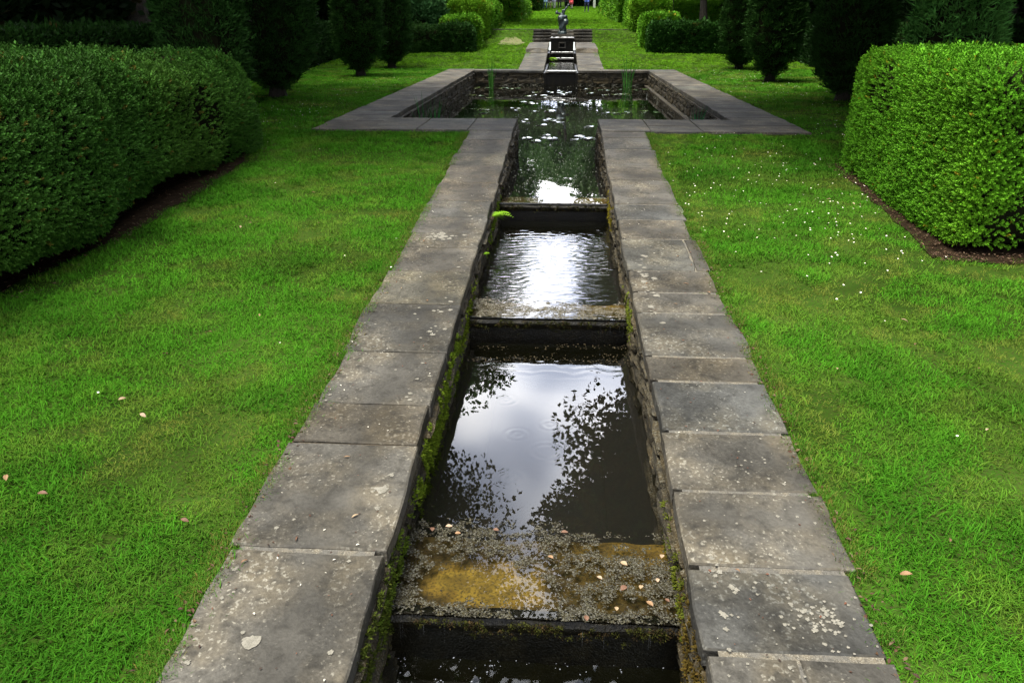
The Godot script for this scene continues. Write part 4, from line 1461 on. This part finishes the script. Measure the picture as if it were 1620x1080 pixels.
func build_grass() -> void:
	var near := [tuft(701, 40, 0.075, 0.042, 0.0036), tuft(702, 40, 0.075, 0.038, 0.0034), tuft(703, 34, 0.075, 0.050, 0.0038)]
	var far := [tuft(711, 26, 0.11, 0.055, 0.009)]
	rng.seed = 705
	var zones := [
		["lawn_grass", -1.2, -4.2, 520.0, 0.82, 4.2, 0], ["lawn_grass", -4.2, -9.0, 360.0, 0.9, 3.6, 0],
		["lawn_grass", -9.0, -21.0, 110.0, 0.8, 6.9, 1], ["lawn_grass", -21.0, -29.0, 80.0, 0.9, 6.6, 1], ["lawn_grass", -29.0, -76.0, 42.0, 1.3, 3.0, 1]]
	for zn in zones:
		var set_: Array = near if zn[6] == 0 else far
		var xf := []
		var co := []
		for q in set_.size():
			xf.append([])
			co.append([])
		var area: float = (zn[1] - zn[2]) * zn[5] * 2
		for k in int(area * zn[3]):
			var x := rf(-zn[5], zn[5])
			var z := rf(zn[2], zn[1])
			if blocked(x, z): continue
			var dry := nz.get_noise_2d(x * 7.0 + 30, z * 7.0) + 0.8 * nz.get_noise_2d(x * 26.0, z * 26.0)
			var lush := nz.get_noise_2d(x * 4.0 - 50, z * 4.0 + 20) + 0.6 * nz.get_noise_2d(x * 15.0, z * 15.0 + 70)
			if x > 0: dry += 0.22
			var s: float = zn[4] * rf(0.8, 1.25) * (1.0 + 0.25 * lush)
			if dry > 0.45: s *= 0.62
			if dry > 0.7 and rng.randf() < 0.3: continue
			var q := rng.randi() % set_.size()
			var b := Basis(Vector3.UP, rf(0, TAU)) * Basis.from_scale(Vector3(s, s * rf(0.7, 1.2), s))
			xf[q].append(Transform3D(b, Vector3(x, lawn(x, z), z)))
			var g := rf(0.85, 1.15) * (1.0 - 0.25 * clampf(lush, -0.6, 1.0))
			var c := Color(0.051, 0.176, 0.011).lerp(Color(0.155, 0.17, 0.034), clampf(dry * 0.9, 0, 0.8)).lerp(Color(0.030, 0.118, 0.009), clampf(lush * 0.9, 0, 0.8))
			if z < -21.0: c = c.lerp(Color(0.11, 0.25, 0.010), 0.6)  # far grass is yellower; its open-sky brightness is put into the blade colour
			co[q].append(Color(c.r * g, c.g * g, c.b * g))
		for q in set_.size():
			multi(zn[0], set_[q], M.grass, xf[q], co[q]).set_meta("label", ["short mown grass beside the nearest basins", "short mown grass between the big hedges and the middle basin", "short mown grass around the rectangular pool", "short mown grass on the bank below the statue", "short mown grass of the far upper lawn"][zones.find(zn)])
	# ragged fringe over the outer edge of the flags
	var ex := []
	var ec := []
	for k in 9000:
		var sd := -1.0 if k % 2 else 1.0
		var z := rf(-1.2, -8.9)
		if nz.get_noise_2d(z * 22.0, sd * 30.0) + 0.7 * nz.get_noise_2d(z * 70.0, sd * 10.0) < -0.12: continue
		var x := sd * (1.012 + rng.randfn() * 0.014)
		var s := rf(0.6, 1.25)
		ex.append(Transform3D(Basis(Vector3.UP, rf(0, TAU)) * Basis.from_scale(Vector3(s * 0.5, s, s * 0.5)), Vector3(x, lawn(x, z) + 0.004, z)))
		var g := rf(0.7, 1.2)
		ec.append(Color(0.065 * g, 0.165 * g, 0.018 * g) if rng.randf() < 0.8 else Color(0.15 * g, 0.14 * g, 0.04 * g))
	multi("lawn_grass", near[1], M.grass, ex, ec).set_meta("label", "ragged grass fringe along the flagstones")
	# daisies
	var dm := MB.new()
	for k in 10:
		var a := TAU * k / 10
		var a2 := TAU * (k + 1) / 10
		dm.tri(Vector3(0, 0.002, 0), Vector3(cos(a), 0.0, sin(a)) * 0.011, Vector3(cos(a2), 0.0, sin(a2)) * 0.011, Color(0.78, 0.78, 0.76))
		dm.tri(Vector3(0, 0.0045, 0), Vector3(cos(a) * 0.004, 0.0035, sin(a) * 0.004), Vector3(cos(a2) * 0.004, 0.0035, sin(a2) * 0.004), Color(0.7, 0.45, 0.03))
	var xf := []
	var co := []
	rng.seed = 730
	for c in [[1.25, -6.2, 0.18, 0.8, 34], [2.1, -7.3, 0.35, 0.8, 60], [2.2, -6.0, 0.3, 0.5, 46], [1.9, -5.2, 0.3, 0.35, 24], [3.4, -9.4, 0.5, 0.5, 30], [3.6, -14.0, 0.7, 2.5, 120], [3.8, -19.0, 0.9, 1.5, 70], [-3.5, -10.6, 0.5, 1.4, 70], [-3.6, -14.5, 0.5, 2.5, 50], [-3.3, -8.2, 0.3, 0.7, 18], [2.0, -3.0, 0.7, 0.9, 10], [1.5, -8.0, 0.5, 0.8, 20], [-1.9, -6.0, 0.5, 1.5, 6]]:
		for k in int(c[4]):
			var x: float = c[0] + rng.randfn() * c[2]
			var z: float = c[1] + rng.randfn() * c[3]
			if blocked(x, z): continue
			xf.append(Transform3D(aim(Vector3(rf(-0.4, 0.4), 1, rf(0, 0.5)), rf(0.30, 0.55)), Vector3(x, lawn(x, z) + rf(0.028, 0.045), z)))
			co.append(Color.WHITE)
	multi("daisies", dm.mesh(), M.leaf_litter, xf, co).set_meta("label", "tiny white daisies scattered in the lawn")

# --- plants in and by the water
func reed_clump(label: String, at: Vector3, count: int, h: float, spread: float, col: Color, seed_: int) -> void:
	rng.seed = seed_
	var t := thing("iris_clump", label, "water plant", at, "iris clumps in the pool")
	for k in count:
		var m := MB.new()
		var a := rf(0, TAU)
		var p := Vector3(cos(a), 0, sin(a)) * rf(0, spread)
		var ln := h * rf(0.6, 1.1)
		var bend := rf(0.05, 0.35)
		var w := rf(0.006, 0.011)
		var sd := Vector3(-sin(a + 0.6), 0, cos(a + 0.6))
		var g := rf(0.7, 1.3)
		var c := Color(col.r * g, col.g * g, col.b * g)
		var prev := []
		for q in 5:
			var f := q / 4.0
			var c0 := p + Vector3(cos(a) * bend * f * f * ln, f * ln, sin(a) * bend * f * f * ln)
			var ww := w * (1.0 - f * f * 0.95)
			var cur := [c0 - sd * ww, c0 + sd * ww]
			if q: m.quad(prev[0], cur[0], cur[1], prev[1], c)
			prev = cur
		obj("leaf", m.mesh(), M.grass, t)

func fern(label: String, at: Vector3, n: int, ln: float, side: float, seed_: int) -> void:
	rng.seed = seed_
	var t := thing("wall_fern", label, "fern", at)
	for k in n:
		var m := MB.new()
		var a := (k + 0.5) / n * PI - PI / 2
		var d := Vector3(side * cos(a * 0.8), 0.35 + 0.4 * rf(0, 1), -sin(a)).normalized()
		var sd := d.cross(Vector3.UP).normalized()
		var l := ln * rf(0.7, 1.15)
		for q in 9:
			var f := (q + 0.5) / 9.0
			var c0 := d * l * f + Vector3(0, -0.5 * l * f * f, 0)
			var w := l * 0.22 * sin(PI * minf(0.95, f * 0.85 + 0.15))
			var g := rf(0.85, 1.15)
			var col := Color(0.13 * g, 0.26 * g, 0.02 * g)
			for s in [-1.0, 1.0]:
				var tip: Vector3 = c0 + sd * w * s + d * w * 0.5
				m.tri(c0, tip, c0 + d * l * 0.09, col)
		obj("frond", m.mesh(), M.grass, t)

func build_plants() -> void:
	reed_clump("upright iris clump standing at the pool's back wall, left of the cascade", Vector3(-1.62, YA - 0.05, -19.2), 14, 0.75, 0.09, Color(0.035, 0.11, 0.02), 1001)
	reed_clump("upright iris clump standing at the pool's back wall, right of the cascade", Vector3(1.55, YA - 0.05, -19.3), 20, 0.85, 0.12, Color(0.045, 0.15, 0.03), 1002)
	reed_clump("loose spiky iris clump in the pool's front left corner", Vector3(-1.78, YA - 0.05, -11.3), 22, 0.55, 0.28, Color(0.03, 0.12, 0.035), 1003)
	reed_clump("small iris clump in the pool's front right corner", Vector3(1.96, YA - 0.05, -11.6), 16, 0.42, 0.14, Color(0.025, 0.14, 0.05), 1004)
	fern("yellow-green fern growing from the left channel wall above the middle basin", Vector3(-0.47, -0.28, -6.0), 8, 0.16, 1.0, 1010)
	fern("small bright fern low on the left channel wall", Vector3(-0.47, -0.37, -5.25), 5, 0.07, 1.0, 1011)
	fern("leafy yellow-green plant on the left edge of the far cascade", Vector3(-0.42, 0.02, -24.6), 12, 0.34, 1.0, 1012)
	# moss on the channel walls
	var tuftm := spray(1020, 14, 0.007, 0.004, 0.010, 0.5)
	var lx := []
	var lc := []
	var rx := []
	var rc := []
	rng.seed = 1021
	for spec in [[-1, -3.0, 0.42, 0.10, 900, Color(0.09, 0.14, 0.010)], [-1, -3.55, 0.35, 0.09, 500, Color(0.08, 0.13, 0.009)], [-1, -4.3, 0.4, 0.05, 260, Color(0.09, 0.13, 0.01)], [-1, -1.75, 0.3, 0.11, 700, Color(0.05, 0.07, 0.01)], [-1, -2.1, 0.2, 0.06, 260, Color(0.07, 0.11, 0.012)], [-1, -6.3, 0.5, 0.04, 200, Color(0.08, 0.13, 0.01)], [1, -1.75, 0.25, 0.10, 420, Color(0.07, 0.05, 0.010)], [1, -2.25, 0.25, 0.05, 250, Color(0.08, 0.10, 0.012)], [1, -6.55, 0.25, 0.05, 380, Color(0.15, 0.13, 0.012)], [1, -4.35, 0.2, 0.06, 260, Color(0.10, 0.13, 0.015)]]:
		for k in int(spec[4]):
			var s: float = spec[0]
			var z: float = spec[1] + rng.randfn() * spec[2] * 0.6
			var y: float = cop(z) - 0.165 + rng.randfn() * spec[3] * 0.75
			if y > cop(z) - 0.05: continue
			if nz.get_noise_2d(z * 60.0, y * 60.0) < -0.15: continue
			var tr := Transform3D(aim(Vector3(-s, 0.4, 0) + Vector3(rf(-1, 1), rf(-1, 1), rf(-1, 1)) * 0.4, rf(0.8, 1.6)), Vector3(s * 0.482, y, z))
			var g := rf(0.6, 1.3)
			var c: Color = spec[5]
			if s < 0:
				lx.append(tr); lc.append(Color(c.r * g, c.g * g, c.b * g))
			else:
				rx.append(tr); rc.append(Color(c.r * g, c.g * g, c.b * g))
	var wl := get_node("channel_wall")
	var wr := get_node("channel_wall_001")
	multi("moss", tuftm, M.moss, lx, lc, wl).position = -wl.position
	multi("moss", tuftm, M.moss, rx, rc, wr).position = -wr.position
	for wn in [["stone_weir", YC], ["stone_weir_001", YB], ["stone_weir_002", YA]]:
		var wv: Node3D = get_node(wn[0])
		var mx := []
		var mc := []
		for k in 520:
			var x := rf(-0.49, 0.49)
			var y := -absf(rng.randfn()) * 0.028 - 0.012
			if nz.get_noise_2d(x * 50.0, y * 90.0 + wv.position.z * 9.0) < -0.05: continue
			mx.append(Transform3D(aim(Vector3(0, 0.2, 1) + Vector3(rf(-1, 1), rf(-1, 1), 0) * 0.4, rf(0.5, 1.1)), Vector3(x, float(wn[1]) - wv.position.y + y, 0.0 - maxf(0.0, -y - 0.05) * 0.3)))
			var g := rf(0.4, 1.2)
			mc.append(Color(0.045 * g, 0.05 * g, 0.010 * g) if k % 3 else Color(0.05 * g, 0.035 * g, 0.015 * g))
		multi("moss", tuftm, M.moss, mx, mc, wv)
	# lily pads
	var pads := []
	for q in 3:
		var m := MB.new()
		rng.seed = 1040 + q
		var n := 12
		for k in n - 1:
			var a := TAU * k / n
			var a2 := TAU * (k + 1) / n
			var r1 := 0.055 * (1.0 + 0.1 * sin(a * 3 + q))
			var r2 := 0.055 * (1.0 + 0.1 * sin(a2 * 3 + q))
			m.tri(Vector3(0, 0.002, 0), Vector3(cos(a) * r1, 0.004 + 0.004 * sin(a * 2 + q), sin(a) * r1), Vector3(cos(a2) * r2, 0.004 + 0.004 * sin(a2 * 2 + q), sin(a2) * r2), [Color(0.06, 0.10, 0.03), Color(0.09, 0.11, 0.05), Color(0.05, 0.09, 0.04)][q])
		pads.append(m.mesh())
	rng.seed = 1050
	for c in [[-1.1, -14.2, 0.45, 0.25, 14], [-0.7, -17.2, 0.5, 0.3, 12], [0.15, -17.9, 0.4, 0.25, 8], [1.25, -14.1, 0.5, 0.2, 9], [-0.25, -10.7, 0.18, 0.12, 7], [0.18, -10.9, 0.2, 0.12, 7], [0.95, -17.6, 0.4, 0.2, 8], [-1.4, -12.1, 0.4, 0.15, 8], [1.35, -11.8, 0.4, 0.15, 7], [-0.1, -12.6, 0.3, 0.2, 8], [-0.2, -15.4, 0.4, 0.2, 8], [1.3, -18.6, 0.5, 0.15, 8], [-1.4, -18.9, 0.45, 0.15, 8]]:
		for k in int(c[4]):
			var x: float = clampf(c[0] + rng.randfn() * c[2], -1.95, 1.95)
			var z: float = c[1] + rng.randfn() * c[3]
			var o := obj("lily_pad", pads[rng.randi() % 3], M.pad)
			o.position = Vector3(x, YA + 0.004, z)
			o.rotation.y = rf(0, TAU)
			o.scale = Vector3.ONE * rf(0.8, 1.6)
			tag(o, "small round lily pad floating on the dark pool", "lily pad", "lily pads floating on the pool")

func build_people() -> void:
	var g := func(x: float, z: float) -> Vector3: return Vector3(x, lawn(x, z), z)
	person("walking man in blue shirt and navy trousers, alone on the right of the far lawn", g.call(1.62, -60.5), 0.2, 0.98, Color(0.10, 0.16, 0.55), Color(0.025, 0.03, 0.09), Color(0.05, 0.03, 0.02), 0.08)
	person("person in pale blue top and jeans, leftmost of the far group", g.call(-1.55, -70.0), 0.5, 0.98, Color(0.40, 0.60, 0.75), Color(0.10, 0.20, 0.36), Color(0.09, 0.05, 0.03), 0.05, false, 0.55)
	person("person in dark top and pale shorts, second from left in the far group", g.call(-1.20, -71.0), 0.0, 0.86, Color(0.03, 0.03, 0.04), Color(0.45, 0.42, 0.42), Color(0.03, 0.02, 0.02), 0.06, true)
	person("person in lilac top and light grey trousers in the far group", g.call(-0.82, -70.0), -0.2, 0.98, Color(0.45, 0.45, 0.62), Color(0.50, 0.50, 0.55), Color(0.12, 0.08, 0.05), 0.10, false, 0.62)
	person("person dressed all in navy, in the middle of the far group", g.call(-0.38, -70.0), 0.1, 1.02, Color(0.015, 0.015, 0.035), Color(0.010, 0.012, 0.025), Color(0.03, 0.02, 0.02), 0.04)
	person("person in black, half behind the one in coral", g.call(0.20, -72.0), 0.0, 1.0, Color(0.02, 0.02, 0.02), Color(0.015, 0.015, 0.02), Color(0.03, 0.02, 0.02), 0.03)
	person("person in coral red top and white trousers, above the statue", g.call(0.60, -69.5), -0.4, 0.98, Color(0.72, 0.10, 0.12), Color(0.62, 0.50, 0.50), Color(0.10, 0.06, 0.03), 0.06, false, 0.40)
	person("dark-haired person in a white shirt behind the left hedges", Vector3(-5.75, 0.85, -62.0), 0.4, 1.0, Color(0.75, 0.75, 0.76), Color(0.05, 0.05, 0.08), Color(0.02, 0.015, 0.01), 0.05)

# --- leaves, scum, lichen
func build_litter() -> void:
	var leaf := MB.new()
	var prev := []
	for q in 6:
		var f := q / 5.0
		var w := 0.011 * sin(PI * (0.08 + 0.9 * f))
		var c0 := Vector3(0, 0.006 * sin(PI * f), (f - 0.5) * 0.045)
		var cur := [c0 + Vector3(-w, 0.004, 0), c0, c0 + Vector3(w, 0.005, 0)]
		if q:
			leaf.quad(prev[0], cur[0], cur[1], prev[1])
			leaf.quad(prev[1], cur[1], cur[2], prev[2])
		prev = cur
	var lmesh := leaf.mesh()
	var tints := []
	for c in [lin(0.16, 0.085, 0.04), lin(0.22, 0.13, 0.065), lin(0.28, 0.20, 0.12), lin(0.12, 0.06, 0.035), lin(0.30, 0.22, 0.15)]:
		tints.append(std(c, 0.7))
	rng.seed = 1100
	var spots := []
	for k in 34:
		var s := -1.0 if k % 2 else 1.0
		spots.append(Vector2(s * rf(1.1, 2.5), rf(-1.9, -6.5)))
	for p in spots:
		if blocked(p.x, p.y): continue
		var o := obj("fallen_leaf", lmesh, tints[rng.randi() % 5])
		o.position = Vector3(p.x, lawn(p.x, p.y) + 0.034, p.y)
		o.rotation = Vector3(rf(-0.4, 0.4), rf(0, TAU), rf(-0.5, 0.5))
		o.scale = Vector3.ONE * rf(0.35, 0.85)
		tag(o, "small dry leaf lying on the %s lawn" % ("left" if p.x < 0 else "right"), "leaf", "fallen leaves on the %s lawn" % ("left" if p.x < 0 else "right"))
	for k in 16:
		var s := -1.0 if k % 2 else 1.0
		var x := s * rf(0.54, 0.95)
		var z := rf(-1.6, -5.2)
		var o := obj("fallen_leaf", lmesh, tints[rng.randi() % 4])
		o.position = Vector3(x, cop(z) + 0.006, z)
		o.rotation = Vector3(rf(-0.1, 0.1), rf(0, TAU), rf(-0.1, 0.1))
		o.scale = Vector3(rf(0.25, 0.6), 0.5, rf(0.4, 0.7))
		tag(o, "small dry leaf lying on the %s flagstones" % ("left" if x < 0 else "right"), "leaf", "fallen leaves on the %s flagstones" % ("left" if x < 0 else "right"))
	for p in [[-0.40, -2.44], [-0.34, -2.46], [-0.30, -2.42], [-0.16, -2.45], [0.1, -2.45], [0.22, -2.2], [0.30, -2.15], [0.36, -2.16], [0.42, -2.2], [0.38, -2.08], [0.27, -2.05], [0.17, -2.0], [0.44, -2.1], [0.05, -2.3], [0.45, -2.33], [0.31, -2.28]]:
		var o := obj("floating_leaf", lmesh, tints[1 + rng.randi() % 4])
		o.position = Vector3(p[0], YC + 0.004, p[1])
		o.rotation = Vector3(rf(-0.1, 0.1), rf(0, TAU), rf(-0.1, 0.1))
		o.scale = Vector3(0.9, 0.6, 0.6) * rf(0.6, 1.1)
		tag(o, "brown leaf floating in the scum on the nearest ledge", "leaf", "leaves floating on the nearest ledge")
	# crumbs of leaf along the soil beds and the lawn edges
	var lx := []
	var lc := []
	for k in 2600:
		var p: Vector2
		match k % 4:
			0: p = Vector2(rf(-3.45, -2.97), rf(-8.6, -3.2))
			1: p = Vector2(rf(2.55, 2.8), rf(-7.7, -5.0))
			2: p = Vector2((1.0 + rng.randfn() * 0.025) * (1.0 if k % 8 < 4 else -1.0), rf(-5.5, -1.4))
			3: p = Vector2(rf(2.5, 4.5), rf(-5.15, -4.97))
		lx.append(Transform3D(aim(Vector3(rf(-1, 1) * 0.5, 1, rf(-1, 1) * 0.5), rf(0.14, 0.5)), Vector3(p.x, lawn(p.x, p.y) + 0.02, p.y)))
		var c: Color = [Color(0.07, 0.040, 0.022), Color(0.045, 0.028, 0.018), Color(0.11, 0.075, 0.045), Color(0.06, 0.030, 0.02)][rng.randi() % 4]
		lc.append(c)
	multi("leaf_litter", lmesh, M.leaf_litter, lx, lc).set_meta("label", "brown crumbs of leaf along the lawn edges and hedge feet")
	# crumbs on the flags
	lx = []
	lc = []
	for k in 420:
		var s := -1.0 if k % 2 else 1.0
		var z := rf(-1.4, -7.0)
		lx.append(Transform3D(aim(Vector3(rf(-1, 1) * 0.2, 1, rf(-1, 1) * 0.2), rf(0.08, 0.28)), Vector3(s * (rf(0.52, 0.98)), cop(z) + 0.005, z)))
		lc.append([Color(0.06, 0.03, 0.02), Color(0.04, 0.025, 0.02), Color(0.12, 0.05, 0.03), Color(0.5, 0.48, 0.42)][rng.randi() % 4])
	multi("leaf_crumbs", lmesh, M.leaf_litter, lx, lc).set_meta("label", "tiny twigs and crumbs lying on the flagstones")
	# scum
	var fm := MB.new()
	for k in 6:
		var a := TAU * k / 6
		var a2 := TAU * (k + 1) / 6
		fm.tri(Vector3(0, 0.0012, 0), Vector3(cos(a), 0, sin(a)) * 0.0028 * (1.0 + 0.35 * sin(k * 2.1)), Vector3(cos(a2), 0, sin(a2)) * 0.0028 * (1.0 + 0.35 * sin((k + 1) % 6 * 2.1)))
	var fmesh := fm.mesh()
	lx = []
	lc = []
	rng.seed = 1130
	for k in 70000:
		var x := rf(-0.475, 0.475)
		var z := rf(-1.985, -2.52)
		var d := 0.45 * nz.get_noise_2d(x * 28.0, z * 36.0 + 5) + 0.7 * nz.get_noise_2d(x * 110.0 + 9, z * 110.0) + 0.3 * nz.get_noise_2d(x * 260.0, z * 260.0)
		d += 0.32 - sstep(-2.42, -2.52, z) * 0.5
		var hole := Vector2((x + 0.19) / 0.20, (z + 2.18) / 0.11).length() + 0.5 * nz.get_noise_2d(x * 70.0, z * 70.0)
		if hole < 1.0: d -= 0.9
		elif hole < 1.25: d -= 0.3
		if x > 0.12 and z < -2.33: d -= 0.45
		if Vector2((x - 0.0) / 0.08, (z + 2.06) / 0.13).length() < 1.0: d -= 0.6
		if d < rf(-0.05, 0.95): continue
		lx.append(Transform3D(aim(Vector3(rf(-1, 1) * 0.12, 1, rf(-1, 1) * 0.12), rf(0.35, 1.5)), Vector3(x, YC + 0.002 + rf(0, 0.002), z)))
		var g := rf(0.2, 0.6)
		var c: Color = [Color(0.12, 0.115, 0.075), Color(0.17, 0.165, 0.135), Color(0.035, 0.03, 0.015), Color(0.06, 0.05, 0.02)][rng.randi() % 4]
		lc.append(Color(c.r * g, c.g * g, c.b * g))
	multi("floating_scum", fmesh, M.flake, lx, lc).set_meta("label", "grey scum and bits floating over the nearest ledge")
	lx = []
	lc = []
	for k in 22000:
		var x := rf(-0.475, 0.475)
		var z := rf(-4.34, -4.70)
		var d := 0.5 * nz.get_noise_2d(x * 30.0 + 50, z * 40.0) + 0.7 * nz.get_noise_2d(x * 100.0 + 9, z * 100.0) + 0.35 - sstep(-4.50, -4.70, z) * (0.3 if x < -0.2 else 0.9)
		if d < rf(-0.05, 0.9): continue
		lx.append(Transform3D(aim(Vector3(rf(-1, 1) * 0.25, 1, rf(-1, 1) * 0.25), rf(0.5, 1.5)), Vector3(x, YB + 0.002, z)))
		var g := rf(0.5, 1.2)
		lc.append(Color(0.16 * g, 0.15 * g, 0.12 * g) if k % 2 else Color(0.04, 0.035, 0.02))
	for k in 1500:
		var x := rf(-0.47, 0.47)
		var z := rf(-6.78, -7.05)
		if nz.get_noise_2d(x * 30.0 + 50, z * 40.0) < rf(-0.1, 0.4): continue
		lx.append(Transform3D(aim(Vector3(rf(-1, 1) * 0.25, 1, rf(-1, 1) * 0.25), rf(0.6, 1.6)), Vector3(x, YA + 0.002, z)))
		lc.append(Color(0.2, 0.2, 0.16))
	# drifting specks on the pool and canal, and below the middle fall
	for k in 1500:
		var x := rf(-2.0, 2.0)
		var z := rf(-10.1, -19.8)
		if k % 3 == 0:
			x = rf(-0.46, 0.46)
			z = rf(-7.1, -10.5)
		lx.append(Transform3D(aim(Vector3(rf(-1, 1) * 0.1, 1, rf(-1, 1) * 0.1), rf(0.8, 2.4)), Vector3(x, YA + 0.005, z)))
		var g := rf(0.4, 1.3)
		lc.append(Color(0.3 * g, 0.32 * g, 0.26 * g))
	for k in 420:
		var x := rf(-0.46, 0.46)
		var z := rf(-4.02, -4.31)
		if nz.get_noise_2d(x * 14.0 + 3, z * 40.0) < 0.02: continue
		lx.append(Transform3D(aim(Vector3(rf(-1, 1) * 0.2, 1, rf(-1, 1) * 0.2), rf(0.6, 1.6)), Vector3(x, YC + 0.003, z)))
		lc.append(Color(0.07, 0.055, 0.03))
	for k in 1400:  # pale bluish flakes stand in for sky glints on the ripples
		var fx := rf(-0.45, 0.45)
		var fz := rf(-1.95, -1.2)
		if nz.get_noise_2d(fx * 60.0, fz * 60.0) < 0.15: continue
		lx.append(Transform3D(aim(Vector3(rf(-1, 1) * 0.3, 1, rf(-1, 1) * 0.3), rf(0.3, 1.1)), Vector3(fx, YD + 0.008, fz)))
		lc.append(Color(0.14, 0.15, 0.18))
	multi("floating_scum", fmesh, M.flake, lx, lc).set_meta("label", "specks and scum drifting on the upper basins and pool, with pale flakes as painted glints below the nearest weir")
	# lichen
	rng.seed = 1150
	var disc := func(c: Vector2, r: float, seed_: float) -> ArrayMesh:
		var m := MB.new()
		var n := 18
		var pts := []
		for k in n:
			var a := TAU * k / n
			var rr := r * (1.0 + 0.5 * nz.get_noise_2d(cos(a) * 16 + seed_ * 10, sin(a) * 16) + 0.45 * nz.get_noise_2d(cos(a) * 50 + seed_ * 10, sin(a) * 50))
			var p := c + Vector2(cos(a), sin(a)) * rr
			pts.append(Vector3(p.x, cop(p.y) + 0.0045, p.y))
		for k in n:
			m.tri(Vector3(c.x, cop(c.y) + 0.0052, c.y), pts[k], pts[(k + 1) % n])
		return m.mesh()
	var lich := thing("lichen", "", "", Vector3.ZERO)
	lich.free()
	var pl := get_node("path")
	var pr := get_node("path_001")
	var sx := {"left": MB.new(), "right": MB.new()}
	var add := func(c: Vector2, r: float) -> void:
		var m: MB = sx["left" if c.x < 0 else "right"]
		var d: ArrayMesh = disc.call(c, r, c.x * 7 + c.y * 3)
		var a := d.surface_get_arrays(0)
		m.v.append_array(a[Mesh.ARRAY_VERTEX])
		m.n.append_array(a[Mesh.ARRAY_NORMAL])
		m.c.append_array(a[Mesh.ARRAY_COLOR])
	add.call(Vector2(-0.785, -1.66), 0.024)
	add.call(Vector2(-0.565, -2.38), 0.024)
	add.call(Vector2(-0.55, -2.47), 0.011)
	add.call(Vector2(-0.56, -2.27), 0.010)
	for k in 26:
		add.call(Vector2(-rf(0.53, 0.97), rf(-1.5, -4.0)), rf(0.003, 0.009))
	for k in 40:
		add.call(Vector2(-0.53 - absf(rng.randfn()) * 0.06, rf(-3.0, -6.5)), rf(0.004, 0.014))
	for k in 75:
		add.call(Vector2(0.84 + rng.randfn() * 0.055, -1.83 + rng.randfn() * 0.040), rf(0.002, 0.0075))
	for k in 90:
		add.call(Vector2(rf(0.53, 0.97), rf(-1.5, -3.0)), rf(0.002, 0.006))
	for k in 30:
		add.call(Vector2(0.55 + absf(rng.randfn()) * 0.07, rf(-3.9, -5.0)), rf(0.005, 0.02))
	for k in 14:
		add.call(Vector2(0.55 + absf(rng.randfn()) * 0.03, rf(-1.7, -2.1)), rf(0.005, 0.012))
	for k in 34:
		add.call(Vector2(-0.80 + rng.randfn() * 0.07, -5.30 + rng.randfn() * 0.035), rf(0.006, 0.02))
	obj("lichen", sx.left.mesh(), M.lichen, pl, "stuff")
	obj("lichen", sx.right.mesh(), M.lichen, pr, "stuff")
